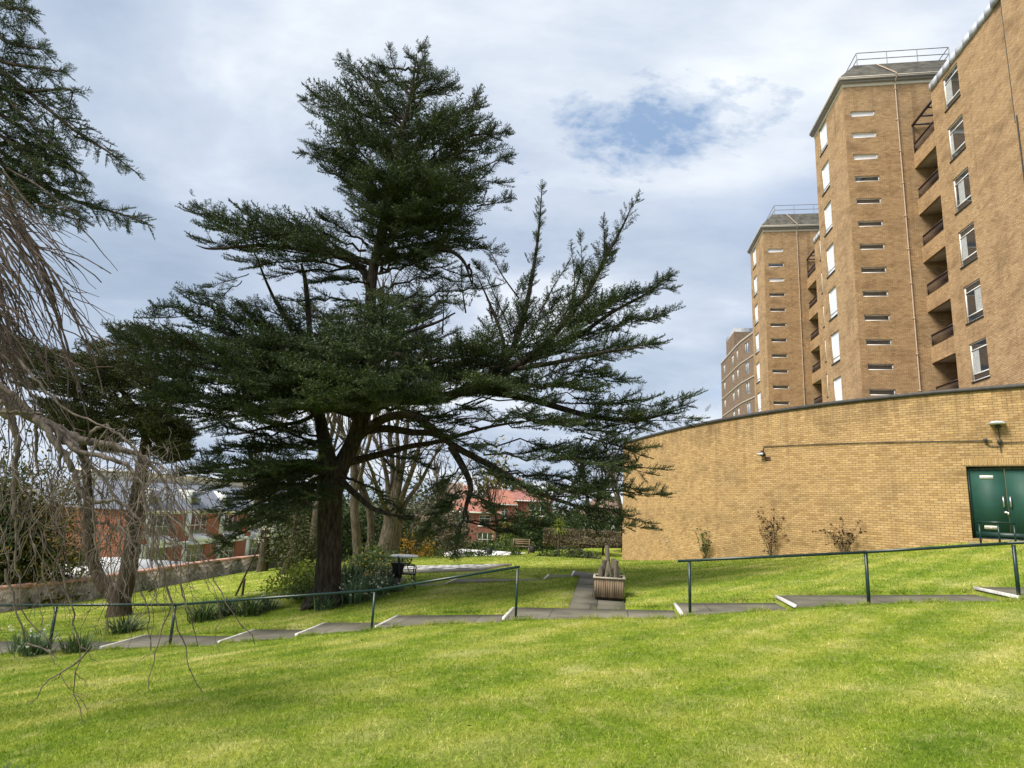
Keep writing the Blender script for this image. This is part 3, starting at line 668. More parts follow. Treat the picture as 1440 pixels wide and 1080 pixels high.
for px, py, w, h in ((1080, 645, .26, .17), (938, 761, .22, .15)):
    s = find_s(px, py); z = at(px, py, wc(s)[0][1])[2]; m = MB(); a, b = cw(s - w / 2, z, .008), cw(s + w / 2, z, .008); 
    for k in (-1, 1): m.beam(a + np.array([0, 0, k * h / 4]), b + np.array([0, 0, k * h / 4]), .012, h * .42)
    m.build("air_brick", M["brownpanel"] if px > 1000 else M["pipe"], cvb)
# concrete step and landing rail at the door
pm = wc((SD0 + SD1) / 2, .75)[0]; pg = gz(*pm)
ldg = empty("door_step", (*pm, DZ0 - .05), math.atan2(dd[1], dd[0]), "grey concrete landing slab below the green double doors", "step")
m = MB(); m.box(-.80, 1.5, -.65, .70, -.7, -.06); m.build("slab", M["path"], ldg)
_rp = at(1403, 757, wc((SD0 + SD1) / 2, .95)[0][1])
rl = empty("landing_rail", (_rp[0], _rp[1], DZ0 - .13), math.atan2(dd[1], dd[0]), "short green guard rail standing in front of the green double doors", "railing")
m = MB(); m.beam((-.42, 0, .60), (.42, 0, .60), .06, .05); m.build("top_rail", M["railgreen"], rl)
for x in (-.38, .04, .38):
    m = MB(); m.beam((x, 0, -.1), (x, 0, .576), .045, .045, (0, 1, 0)); m.build("post", M["railgreen"], rl)
exec_rest = True

# ---------------------------------------------------------------- foliage tools
def norm(a): return a / (np.linalg.norm(a, axis=-1, keepdims=True) + 1e-12)
def needles(p0, p1, n, ln, w):
    p0 = np.asarray(p0, float); p1 = np.asarray(p1, float)
    t = (np.arange(n) + rng.random(n)) / n; ax = norm(p1 - p0)
    b = p0 + (p1 - p0) * t[:, None]
    rad = norm(np.cross(rng.normal(size=(n, 3)), ax)); d = norm(ax * rng.uniform(.25, .8, (n, 1)) + rad)
    side = norm(np.cross(d, rng.normal(size=(n, 3)))) * w / 2
    L = ln * rng.uniform(.7, 1.25, (n, 1))
    return np.stack([b - side, b + side, b + d * L], 1)
def stick(p0, p1, w):
    p0 = np.asarray(p0, float); p1 = np.asarray(p1, float); d = norm(p1 - p0); a = norm(np.cross(d, [.3, .2, 1])) * w; b = np.cross(d, a)
    c = [a, -a * .5 + b * .87, -a * .5 - b * .87]; T = []
    for i in range(3):
        q = c[i]; r = c[(i + 1) % 3]; T += [[p0 + q, p0 + r, p1 + r * .4], [p0 + q, p1 + r * .4, p1 + q * .4]]
    return np.array(T)
def spray_template(dens=1., nl=.055, nw=.024, droop=0., ang=56):
    T = []; pts = [np.array([x, 0, .10 * x * x - droop * x * x]) for x in np.linspace(0, 1, 6)]
    for a, b in zip(pts[:-1], pts[1:]): T += [needles(a, b, int(13 * dens), nl, nw), stick(a, b, .010)]
    sgn = 1; t = .10
    while t < .97:
        L = (.34 * (1 - t) ** .7 + .09) * rng.uniform(.65, 1.25); an = R(ang + rng.normal() * 12)
        p = np.array([t, 0, (.10 - droop) * t * t]); q = p + L * np.array([math.cos(an), sgn * math.sin(an), rng.uniform(-.05, .22) - droop * .5]); m_ = (p + q) / 2 + np.array([0, 0, -.03 * L])
        q[2] += .10 * L; n = max(4, int(L / .013 * dens)); T += [needles(p, m_, n // 2, nl, nw), needles(m_, q, n - n // 2, nl * .9, nw), stick(p, q, .006)]; sgn = -sgn; t += rng.uniform(.045, .085)
        if rng.random() < .3:
            q = p + L * .7 * np.array([.5, rng.normal() * .2, .85]); T.append(needles(p, q, max(4, int(L * .7 / .014 * dens)), nl, nw))
    return np.concatenate(T)
def scatter(mb, tmpl, pos, fwd, scale, roll_sd=.35):
    """copies of a spray template: x along fwd, z roughly up"""
    pos = np.asarray(pos); f = norm(np.asarray(fwd)); N = len(pos)
    up = np.array([0, 0, 1.]) + rng.normal(size=(N, 3)) * roll_sd
    y = norm(np.cross(up, f)); z = np.cross(f, y); M_ = np.stack([f, y, z], -1) * np.asarray(scale)[:, None, None]
    var = rng.integers(0, len(tmpl), N)
    for k, T in enumerate(tmpl):
        m = var == k
        if not m.any(): continue
        q = np.einsum("nij,tj->nti", M_[m], T.reshape(-1, 3)) + pos[m][:, None]
        nf = q.shape[0] * q.shape[1] // 3
        mb.add(q.reshape(-1, 3), np.arange(nf * 3).reshape(-1, 3))
def in_poly(poly, n):
    poly = np.asarray(poly, float); lo, hi = poly.min(0), poly.max(0); out = []
    while len(out) < n:
        p = lo + rng.random((n * 3, 2)) * (hi - lo); x, y = p[:, 0], p[:, 1]; c = np.zeros(len(p), bool)
        for (x0, y0), (x1, y1) in zip(poly, np.roll(poly, -1, 0)):
            c ^= ((y0 > y) != (y1 > y)) & (x < (x1 - x0) * (y - y0) / (y1 - y0 + 1e-12) + x0)
        out += list(p[c])
    return np.array(out[:n])
TM = [spray_template() for _ in range(7)]
TMD = [spray_template(1., .05, .024, .22, 44) for _ in range(5)]
def bend_tube(mb, a, b, r0, r1, sag=.0, n=9, wob=.04, sides=6):
    a = np.asarray(a, float); b = np.asarray(b, float); t = np.linspace(0, 1, n)[:, None]; L = np.linalg.norm(b - a)
    p = a + (b - a) * t; p[:, 2] += sag * L * 4 * (t * (1 - t))[:, 0]
    w = rng.normal(size=(n, 3)) * wob * L * .3; w[0] = 0; w[-1] = 0; p += w
    mb.tube(p, np.linspace(r0, r1, n), sides, False); return p

# ---------------------------------------------------------------- the big cedar
Y0 = 17.5
base = on(457, 852, Y0); cedar = empty("cedar_tree", base, 0, "huge dark cedar with a forked trunk towering over the middle of the lawn", "tree")
AX = [(75, 588), (220, 562), (300, 548), (430, 522), (500, 515), (600, 490), (680, 470), (850, 457)]
def axis_pt(z_target_py):
    px = np.interp(z_target_py, [a for a, _ in AX], [b for _, b in AX]); return px
tr = MB()
def limb(mb, px, rad, Ys=None, n=10, per=7, wob=0.):
    Ys = Ys or [Y0] * len(px)
    P = smooth_line([at(x, y, Y) - base for (x, y), Y in zip(px, Ys)], per)
    if wob: P[1:-1] += rng.normal(size=(len(P) - 2, 3)) * wob
    mb.tube(P, np.interp(np.linspace(0, 1, len(P)), np.linspace(0, 1, len(rad)), rad), n, True); return P
limb(tr, [(457, 866), (458, 850), (460, 825), (463, 780), (464, 730), (465, 690), (462, 650), (455, 615), (448, 575), (442, 530), (436, 470), (430, 400), (424, 372)], [.46, .40, .35, .33, .325, .32, .24, .19, .15, .12, .09, .07, .04], [17.5] * 6 + [17.5, 17.6, 17.7, 17.9, 18, 18.1, 18.2], 14)
limb(tr, [(466, 720), (470, 690), (480, 655), (495, 625), (508, 590), (517, 545), (522, 490), (521, 430), (524, 385), (533, 340), (548, 270), (562, 200), (578, 130), (586, 76)], [.25, .25, .24, .225, .21, .20, .18, .16, .15, .13, .105, .08, .05, .015], [17.5] * 4 + [17.3] * 10, 12)
for k in range(7):   # root flare
    a = k * 2 * PI / 7 + .3; d = np.array([math.cos(a), math.sin(a), 0]); tr.tube([d * .22 + [0, 0, .6], d * .32 + [0, 0, .28], d * .46 + [0, 0, .05], d * .72 + [0, 0, -.16]], [.08, .13, .13, .05], 7, False)
LIMBS = [
    ([(500, 618), (520, 600), (548, 586), (575, 584), (602, 598), (640, 628), (690, 655), (750, 690), (810, 712), (850, 730)], [.15, .135, .12, .11, .10, .09, .08, .06, .04, .02], [17.4, 17.2, 16.9, 16.6, 16.4, 16.1, 15.8, 15.5, 15.2, 15]),
    ([(634, 628), (650, 655), (662, 685), (655, 715), (660, 735)], [.10, .09, .07, .05, .02], [16.1, 15.9, 15.7, 15.6, 15.5]),
    ([(512, 606), (545, 603), (580, 608), (615, 612), (660, 640)], [.12, .11, .10, .09, .04], [17.5, 17.7, 18, 18.3, 18.8]),
    ([(490, 650), (530, 640), (575, 628), (620, 620), (690, 600), (760, 590)], [.12, .10, .085, .07, .05, .02], [17.5, 18, 18.5, 19, 19.6, 20]),
    ([(520, 550), (560, 560), (610, 560), (660, 545), (712, 505), (735, 450), (748, 390), (757, 330), (762, 268)], [.15, .14, .13, .12, .10, .08, .055, .035, .012], [17.3, 17, 16.8, 16.6, 16.5, 16.5, 16.5, 16.5, 16.5]),
    ([(650, 548), (700, 530), (760, 490), (800, 445), (830, 405), (850, 365), (872, 325), (892, 282)], [.12, .11, .095, .08, .065, .05, .03, .01], [16.7, 16.5, 16.3, 16.2, 16.2, 16.2, 16.2, 16.2]),
    ([(740, 505), (800, 480), (860, 440), (905, 415), (942, 393)], [.08, .07, .05, .03, .01], [16.4, 16.8, 17, 17.2, 17.3]),
    ([(720, 520), (780, 510), (850, 495), (915, 487)], [.07, .06, .04, .01], [16.5, 15.8, 15.4, 15.2]),
    ([(660, 545), (740, 560), (830, 585), (900, 590), (968, 572)], [.11, .09, .07, .045, .01], [16.6, 16.3, 16, 15.8, 15.6]),
    ([(712, 505), (705, 470), (690, 430), (670, 385)], [.07, .05, .035, .01], [16.5] * 4),
    ([(520, 480), (560, 470), (610, 455), (640, 440)], [.08, .06, .04, .02], [17.3, 16.8, 16.4, 16]),
    ([(452, 590), (430, 565), (390, 540), (330, 515), (265, 480), (225, 455)], [.14, .12, .10, .08, .05, .015], [17.6, 17.2, 16.8, 16.5, 16.2, 16]),
    ([(448, 560), (425, 500), (405, 455), (388, 425), (374, 395), (362, 365), (352, 345)], [.09, .08, .065, .05, .038, .028, .012], [17.7, 18, 18.2, 18.2, 18, 17.8, 17.6]),
    ([(524, 400), (505, 375), (480, 362), (430, 352), (370, 345), (300, 350), (276, 345)], [.12, .10, .09, .075, .055, .035, .01], [17.3, 17.3, 17.2, 17.1, 17, 16.9, 16.8]),
    ([(528, 372), (570, 360), (620, 350), (650, 365), (664, 400)], [.09, .075, .06, .05, .02], [17.3, 17, 16.8, 16.7, 16.7]),
    ([(462, 660), (430, 650), (390, 655), (340, 660), (290, 664), (258, 666)], [.12, .10, .08, .06, .04, .015], [17.5, 17.2, 16.8, 16.4, 16, 15.8]),
    ([(462, 680), (420, 690), (370, 705), (320, 730)], [.10, .08, .05, .02], [17.5, 18, 18.5, 18.8]),
    ([(475, 670), (500, 695), (530, 718), (576, 729)], [.10, .08, .055, .02], [17.4, 16.8, 16.2, 15.8]),
    ([(470, 560), (430, 590), (380, 600), (330, 612)], [.08, .06, .045, .015], [17.5, 17, 16.5, 16.2]),
]
for px, rad, Ys in LIMBS: limb(tr, px, rad, Ys, 9)
fol = MB()
def zone(poly, n, dY, elev=(0, .2), size=(.8, 1.35), Yc=Y0, branches=0, tm=None, out=1.):
    q = in_poly(poly, n); Y = Yc + rng.uniform(-1, 1, n) * dY
    # thinner towards the outline: fewer near / far samples at the sides of a zone
    P = np.array([at(x, y, yy) for (x, y), yy in zip(q, Y)]) - base
    A = np.array([at(axis_pt(y), y, Y0) for _, y in q]) - base
    h = P - A; h[:, 2] = 0; h = norm(h + rng.normal(size=h.shape) * .35 * [1, 1, 0])
    f = norm(h * out + np.stack([np.zeros(n), np.zeros(n), rng.uniform(*elev, n)], -1)); s = rng.uniform(*size, n)
    scatter(fol, tm or TM, P - f * s[:, None] * .5, f, s)
    for k in range(branches):
        e = P[rng.integers(n)]; y = q[0][1]; a = at(axis_pt(q[:, 1].mean() + 25), q[:, 1].mean() + 25, Y0) - base
        bend_tube(tr, a + np.array([0, 0, rng.uniform(-.5, .5)]), e, .05, .012, .04, 8, .03, 5)
TMH = [spray_template(1.35, .05, .024) for _ in range(5)]
def bough(a, b, w, n, lift=.06, size=(.75, 1.1), tm=None, r0=.045, bare=.22, mb=None, tmb=None):
    """a limb from a to b carrying flat layered sprays to both sides, longest in the middle, with a few upright shoots"""
    a = np.asarray(a, float); b = np.asarray(b, float); L = np.linalg.norm(b - a); m = 12; t = np.linspace(0, 1, m)
    P = a + (b - a) * t[:, None]; P[:, 2] += lift * L * np.sin(t * PI) + lift * .5 * L * t ** 3; wob = rng.normal(size=(m, 3)) * .022 * L; wob[0] = 0; P += wob
    (tmb or tr).tube(P, np.linspace(r0, .008, m), 5, False)
    tt = bare + (1 - bare) * (np.arange(n) + rng.random(n)) / n; x = tt * (m - 1); i = np.minimum(x.astype(int), m - 2); f = (x - i)[:, None]
    p = P[i] * (1 - f) + P[i + 1] * f; tg = norm(P[np.minimum(i + 2, m - 1)] - P[np.maximum(i - 1, 0)]); lat = norm(np.cross(tg, [0, 0, 1.])); sg = np.where(np.arange(n) % 2, 1, -1)[:, None]
    an = np.radians(rng.normal(48, 14, n))[:, None] * (1 - .6 * tt[:, None] ** 3); d = norm(tg * np.cos(an) + lat * sg * np.sin(an) + np.array([0, 0, 1.]) * rng.normal(.06, .13, (n, 1)))
    prof = w * (.35 + .95 * np.sin(np.clip((tt - bare) / (1 - bare), 0, 1) ** .7 * PI * .93) ** .8); s = prof * rng.uniform(*size, n)
    scatter(mb or fol, tm or TM, p, d, s, .22)
    k = max(2, n // 5); j = rng.integers(0, n, k); scatter(mb or fol, tm or TM, p[j] + rng.normal(size=(k, 3)) * w * .25, norm(tg[j] * .6 + np.array([0, 0, .8]) + rng.normal(size=(k, 3)) * .25), s[j] * .55)
    scatter(mb or fol, tm or TM, P[-1:] - tg[-1:] * w * .3, tg[-1:] + np.array([[0, 0, .12]]), [w * .8])
ENV = np.array([(62, 588, 592), (75, 556, 607), (100, 486, 634), (140, 432, 670), (190, 436, 706), (225, 428, 712), (255, 462, 716), (300, 492, 700), (335, 515, 672), (362, 530, 664)], float)
def env_tip(py, ph, dep):
    xl, xr = np.interp(py, ENV[:, 0], ENV[:, 1]), np.interp(py, ENV[:, 0], ENV[:, 2]); ax = axis_pt(py); c = math.cos(ph); px = ax + c * ((xr - ax) if c > 0 else (ax - xl)) * .93
    hw = (xr - xl) / 2 * Y0 / F_PX; return at(px, py, Y0 + math.sin(ph) * hw * dep) - base
for k in range(88):
    py = 66 + 292 * ((k + rng.random()) / 88) ** .9; ph = k * 2.39996 + rng.normal() * .25; e = env_tip(py, ph, .95); e = e * 1.0
    L = np.linalg.norm(e - (at(axis_pt(py), py, Y0) - base)); rise = rng.uniform(.15, .75) * (1.2 if py < 150 else .8 if py < 260 else .25); a_ = at(axis_pt(py), py, Y0) - base; a_[2] = min(e[2], a_[2]) - rise * L * .6 - .1
    sh = rng.uniform(.65, 1.04) if abs(math.sin(ph)) > .75 else rng.uniform(.74, 1.10); e = a_ + (e - a_) * sh
    bough(a_, e, np.clip(L * .36, .38, .90) * rng.uniform(.8, 1.15), int(7 + L * 2.5), rng.uniform(-.06, .08), r0=.035 + .01 * L, bare=.25)
def B(pa, pb, ya, yb, w, n, lift=.05, **kw): bough(at(*pa, ya) - base, at(*pb, yb) - base, w, n, lift, **kw)
# left middle plate
for pa, pb, yb, w in [((520, 372), (278, 308), 16.9, .95), ((520, 366), (286, 345), 17.2, .9), ((500, 360), (300, 325), 16.3, .95), ((505, 365), (345, 300), 17.8, .8), ((510, 372), (335, 372), 16.4, .8), ((515, 352), (400, 312), 16.6, .75), ((518, 345), (455, 308), 16.8, .6), ((515, 380), (430, 345), 15.8, .9), ((515, 375), (390, 335), 18.8, .9), ((510, 380), (372, 392), 17.3, .55), ((505, 392), (440, 398), 16.6, .5), ((520, 368), (300, 318), 18.0, .9)]:
    B(pa, pb, 17.3, yb, w, 19, .03)
for pa, pb, yb in [((350, 385), (288, 404), 16.9), ((340, 395), (296, 424), 17.)]: B(pa, pb, 17, yb, .38, 12, -.02, r0=.016)
for pa, pb, yb, w in [((530, 372), (655, 352), 16.7, .6), ((535, 365), (640, 400), 16.5, .5), ((532, 385), (600, 368), 16.2, .6), ((525, 430), (470, 436), 16.6, .4), ((525, 430), (585, 424), 16.6, .4), ((660, 372), (668, 412), 16.6, .35), ((524, 412), (612, 392), 16.4, .55), ((522, 398), (468, 396), 16.5, .5), ((523, 415), (545, 428), 14.9, .55), ((540, 352), (700, 352), 17.6, .6), ((540, 358), (655, 392), 17.9, .5), ((526, 436), (692, 408), 16.6, .6), ((526, 440), (640, 432), 15.4, .6), ((522, 430), (400, 424), 17.6, .5), ((560, 345), (620, 372), 15.6, .5)]: B(pa, pb, 17.2, yb, w, 14, .04)
# the broad middle tiers: boughs all round the trunk, in stacked layers
for k in range(56):
    ph = k * 2.39996 + rng.normal() * .2; c, sn = math.cos(ph), math.sin(ph); tier = [474, 502, 530, 560][k % 4] + rng.normal() * 6; ax = axis_pt(tier)
    ext = ((300 if tier < 515 else 245) if c < 0 else 225) * rng.uniform(.5, 1.0); dep = 5.2 * rng.uniform(.6, 1.); px = ax + c * ext; yb = Y0 + sn * dep; py = tier + rng.uniform(-26, 16) - (10 if c < -.5 else 0) + (rng.uniform(-10, 42) if sn < -.2 else rng.uniform(-34, 4) if sn > .4 else 0)
    if px > 735: px = 735 - rng.random() * 40
    a_ = at(ax, tier + 22, Y0 + .1) - base; e = at(px, py, yb) - base; L = np.linalg.norm(e - a_)
    bough(a_, e, np.clip(L * .21, .5, 1.1), int(8 + L * 2.3), rng.uniform(-.03, .07), r0=.05 + .006 * L, bare=.3)
for pb, yb, w in [((218, 446), 16.1, .9), ((262, 422), 16.4, .8), ((196, 486), 16.2, 1.), ((172, 474), 16.6, .8), ((206, 530), 15.9, 1.), ((232, 560), 15.6, .9), ((286, 572), 15.4, .9), ((342, 440), 16.8, .8), ((395, 432), 17, .7), ((300, 505), 14.5, 1.1), ((360, 545), 14.2, 1.1), ((430, 520), 13.6, 1.1), ((380, 480), 14.6, 1.1), ((440, 580), 14.6, .8), ((248, 588), 15.8, .9), ((300, 602), 15.4, .85), ((360, 590), 14.8, .9), ((400, 575), 14.2, .9), ((225, 575), 16.6, .8), ((480, 575), 13.6, .9), ((540, 560), 13.4, .9), ((600, 570), 13.9, .8)]:
    B((455, 575 if pb[1] > 480 else 530), pb, 17.4, yb, w, 20, .05)
# right-hand plates and the long low boughs reaching the curved wall
for pa, pb, ya, yb, w in [((640, 555), (948, 392), 16.7, 17.2, .72), ((700, 520), (936, 442), 16.5, 16.6, .72), ((690, 530), (920, 484), 16.5, 15.6, .75), ((660, 548), (875, 534), 16.5, 15.7, .8), ((640, 550), (832, 548), 16.6, 15.0, .8), ((700, 505), (860, 430), 16.4, 15.6, .75), ((650, 545), (800, 470), 16.6, 15.0, .85), ((640, 550), (770, 500), 16.7, 18.5, .85), ((720, 500), (790, 420), 16.4, 17.2, .6), ((715, 505), (735, 432), 16.5, 16.0, .55), ((650, 545), (720, 545), 16.7, 14.6, .8), ((680, 530), (700, 440), 16.5, 17.3, .6), ((620, 560), (690, 480), 16.8, 15.2, .8),
    ((560, 588), (640, 622), 16.8, 15.6, .45), ((600, 600), (690, 640), 16.5, 15.2, .5), ((590, 590), (665, 600), 16.6, 17.6, .45), ((640, 628), (720, 690), 16.1, 15.0, .5), ((690, 655), (770, 715), 15.8, 14.9, .5), ((650, 655), (615, 690), 15.9, 15.4, .4), ((640, 568), (972, 570), 16.6, 15.6, .8), ((650, 570), (980, 592), 16.6, 15.4, .62), ((650, 575), (910, 642), 16.4, 15.4, .62), ((660, 600), (900, 612), 16.3, 16.4, .72), ((680, 620), (918, 668), 16.2, 15.5, .62), ((680, 640), (868, 660), 16.1, 14.8, .7), ((640, 590), (800, 600), 16.4, 14.8, .8), ((700, 640), (820, 640), 16.1, 17, .7),
    ((700, 665), (936, 697), 16.0, 15.2, .58), ((720, 680), (914, 743), 15.9, 15.1, .5), ((740, 690), (850, 702), 15.8, 14.9, .6), ((700, 660), (800, 690), 16, 16.4, .6), ((650, 690), (590, 756), 15.8, 15.5, .42), ((655, 690), (694, 722), 15.8, 15.0, .45), ((655, 735), (772, 741), 15.8, 15.4, .42), ((655, 715), (640, 782), 15.6, 15.5, .36), ((655, 735), (725, 752), 15.7, 16.2, .42), ((655, 690), (624, 716), 15.7, 15.5, .45)]:
    B(pa, pb, ya, yb, w * 1.05, 19, .03, r0=.024)
B((545, 640), (610, 662), 16.5, 16.2, .4, 14); B((540, 645), (566, 676), 16.5, 16, .35, 10)
# low boughs on the left of the trunk, sweeping down
for pb, ya, yb, w in [((254, 668), 17.4, 15.9, .75), ((300, 640), 17.4, 16.2, .7), ((322, 610), 17.4, 16.4, .7), ((372, 596), 17.5, 15.6, .8), ((330, 672), 17.3, 15.0, .9), ((300, 690), 17.5, 17.6, .85), ((310, 725), 17.5, 17.6, .9), ((306, 776), 17.5, 17.3, .6), ((345, 742), 17.4, 16.4, .85), ((395, 735), 17.4, 15.8, .8), ((420, 720), 17.3, 15.4, .7), ((370, 690), 17.6, 19.4, .9), ((400, 660), 17.4, 15.2, .8), ((430, 640), 17.4, 15.4, .6), ((350, 705), 17.5, 18.8, .9), ((360, 640), 17.4, 17.8, .8)]:
    B((460, 665 if pb[1] > 650 else 625), pb, ya, yb, w, 19, .05 if pb[1] < 700 else .02)
B((480, 668), (578, 730), 17.2, 15.8, .34, 20, .04)
# fine dead twigs under the canopy
for k in range(46):
    x0, y0 = rng.uniform(500, 660), rng.uniform(585, 640); e = at(x0 + rng.normal() * 60, y0 + rng.uniform(-30, 45), 17.8 + rng.normal() * 1.2) - base; bend_tube(tr, at(x0, y0, 17.2) - base, e, .014, .004, rng.uniform(-.05, .1), 7, .09, 4)
def line_sprays(px, Ys, n, size=(.35, .75), fan=1.0, up=.35, tm=None, bs=None, mb=None, spread=.1):
    b = base if bs is None else bs
    P = smooth_line([at(x, y, Y) - b for (x, y), Y in zip(px, Ys)], 10)
    if mb is None: tr.tube(P, np.linspace(.026, .005, len(P)), 5, False)
    t = np.sort(rng.random(n)) ** .9; idx = t * (len(P) - 1); i0 = np.minimum(idx.astype(int), len(P) - 2); fr = (idx - i0)[:, None]
    p = P[i0] * (1 - fr) + P[i0 + 1] * fr; tg = norm(P[i0 + 1] - P[i0])
    rad = norm(np.cross(tg, rng.normal(size=(n, 3)))); f = norm(tg * .75 + rad * fan + np.array([0, 0, up]))
    s = rng.uniform(*size, n) * (1.15 - .7 * t); scatter(mb if mb is not None else fol, tm or TM, p + rng.normal(size=(n, 3)) * spread * (1.1 - t[:, None]), f, s)
    e = P[-1]; scatter(mb if mb is not None else fol, tm or TM, e[None] - norm(P[-1] - P[-2]) * .25, norm(P[-1] - P[-2])[None], [.45])
Q = lambda n, y=16.5: [y] * n
LS = [([(715, 500), (735, 445), (748, 385), (757, 320), (762, 262)], 16.5, 120, (.3, .62)), ([(770, 480), (815, 425), (845, 375), (868, 335), (898, 275)], 16.2, 130, (.35, .75)),
      ([(850, 365), (850, 335), (848, 308)], 16.2, 26, (.25, .45)), ([(790, 455), (812, 400), (818, 365), (816, 332)], 16.3, 44, (.3, .55)), ([(800, 445), (808, 400), (803, 345)], 16.3, 30, (.25, .45)),
      ([(720, 470), (700, 425), (684, 390), (668, 372)], 16.5, 44, (.3, .55)), ([(730, 420), (705, 385), (690, 355), (678, 348)], 16.5, 36, (.3, .5)), ([(760, 440), (780, 400), (800, 370)], 16.4, 30, (.3, .5)),
      ([(800, 455), (850, 432), (900, 410), (946, 388)], 17.1, 90, (.4, .75)), ([(840, 445), (890, 425), (925, 408), (950, 405)], 17.1, 50, (.3, .6)), ([(800, 480), (850, 462), (900, 450), (934, 443)], 16.6, 70, (.4, .7)),
      ([(790, 510), (840, 500), (880, 490), (920, 484)], 15.6, 70, (.4, .7)), ([(760, 545), (810, 535), (850, 530), (872, 535)], 15.8, 60, (.4, .7)),
      ([(800, 590), (860, 588), (920, 582), (970, 568)], 15.6, 80, (.4, .75)), ([(850, 600), (910, 592), (975, 592)], 15.6, 50, (.35, .6)), ([(820, 615), (870, 628), (908, 643)], 15.5, 44, (.4, .65)),
      ([(800, 640), (860, 652), (918, 668)], 15.5, 60, (.4, .7)), ([(800, 690), (860, 690), (934, 697)], 15.2, 70, (.4, .7)), ([(780, 712), (840, 732), (912, 743)], 15.1, 70, (.35, .65)),
      ([(640, 738), (615, 745), (588, 757)], 15.5, 30, (.35, .55)), ([(700, 744), (740, 743), (776, 738)], 15.4, 24, (.3, .5)),
      ([(330, 480), (290, 450), (250, 432), (216, 436)], 16.1, 70, (.4, .7)), ([(345, 470), (318, 440), (290, 418), (265, 412)], 16.3, 50, (.3, .6)), ([(420, 450), (385, 440), (360, 430), (340, 428)], 16.6, 40, (.3, .5)),
      ([(300, 520), (240, 500), (190, 480), (160, 470)], 16, 70, (.5, .8)), ([(300, 560), (250, 560), (200, 555)], 15.6, 50, (.5, .8)), ([(585, 470), (588, 430), (585, 385)], 16.6, 44, (.25, .5)), ([(622, 470), (624, 430), (622, 400)], 16.6, 26, (.25, .4)),
      ([(655, 440), (650, 405), (648, 378)], 16.6, 26, (.25, .4)), ([(520, 120), (500, 95), (478, 82)], 17.2, 30, (.35, .6)), ([(500, 170), (455, 150), (425, 138)], 17.2, 40, (.4, .65)), ([(490, 215), (450, 215), (420, 216)], 17.2, 40, (.4, .65)),
      ([(600, 110), (595, 80), (590, 64)], 17.3, 24, (.25, .45)), ([(560, 110), (550, 80), (548, 66)], 17.3, 20, (.25, .45)), ([(650, 190), (690, 188), (716, 188)], 17.2, 34, (.4, .6)), ([(670, 240), (700, 225), (720, 220)], 17.2, 30, (.35, .6)), ([(660, 160), (668, 140), (674, 125)], 17.2, 22, (.3, .5)),
      ([(670, 290), (700, 285), (718, 278)], 17.2, 30, (.35, .6)), ([(330, 325), (300, 300), (272, 288)], 16.9, 40, (.4, .6)), ([(360, 330), (352, 305), (345, 290)], 16.9, 24, (.3, .5)), ([(320, 610), (318, 600), (300, 606)], 16.2, 14, (.3, .5)),
      ([(330, 662), (290, 664), (252, 668)], 15.9, 50, (.4, .7)), ([(330, 635), (315, 634), (300, 640)], 16.2, 24, (.35, .5)), ([(530, 715), (555, 724), (580, 730)], 15.9, 40, (.25, .45)), ([(340, 740), (318, 760), (308, 778)], 17.2, 30, (.4, .6))]
for px, y, n, sz in LS: line_sprays(px, Q(len(px), y), int(n * .8), sz, tm=TMH)
tr.build("trunk", M["cedarbark"], cedar, True); fol.build("crown", M["needle"], cedar)

# ---------------------------------------------------------------- second cedar, left, with the forked stem
b2 = on(168, 868, 20.5); ced2 = empty("cedar_tree", b2, 0, "smaller olive-green cedar with a low V-shaped fork behind the left handrail", "tree")
def limb_at(mb, b, px, rad, Ys, n=9, per=6):
    P = smooth_line([at(x, y, Y) - b for (x, y), Y in zip(px, Ys)], per); mb.tube(P, np.interp(np.linspace(0, 1, len(P)), np.linspace(0, 1, len(rad)), rad), n, True); return P
t2 = MB()
limb_at(t2, b2, [(168, 880), (168, 862), (170, 842), (178, 815), (184, 780), (189, 735), (194, 690), (203, 640), (210, 590), (216, 545), (222, 490)], [.50, .36, .29, .27, .24, .22, .20, .18, .16, .13, .05], [20.5] * 11, 12)
limb_at(t2, b2, [(168, 855), (160, 838), (146, 822), (134, 800), (127, 770), (126, 735), (124, 700), (120, 650), (112, 600), (105, 550), (90, 500)], [.20, .22, .20, .18, .17, .16, .14, .12, .10, .07, .03], [20.5] * 11, 11)
for px, r in [([(208, 605), (180, 560), (130, 520), (60, 500)], .09), ([(210, 600), (240, 560), (262, 520)], .08), ([(203, 640), (225, 630), (245, 640), (258, 655)], .05), ([(120, 650), (80, 590), (30, 540)], .08), ([(112, 600), (140, 550), (170, 500)], .07)]:
    limb_at(t2, b2, px, [r, r * .6, .02], [20.5, 20, 19.5, 19.2][:len(px)], 7)
t2.build("trunk", M["barkdark"], ced2, True)
f2 = MB()
def zone2(mb, b, poly, n, Yc, dY, axis, elev, size, tm=None):
    q = in_poly(poly, n); P = np.array([at(x, y, Yc + rng.uniform(-dY, dY)) for x, y in q]) - b; A = np.array([at(axis[0], axis[1], Yc) - b] * n)
    h = P - A; h[:, 2] = 0; h = norm(norm(h) + rng.normal(size=h.shape) * [.4, .4, 0]); f = norm(h + np.stack([np.zeros(n), np.zeros(n), rng.uniform(*elev, n)], -1)); s = rng.uniform(*size, n)
    scatter(mb, tm or TM, P - f * s[:, None] * .5, f, s)
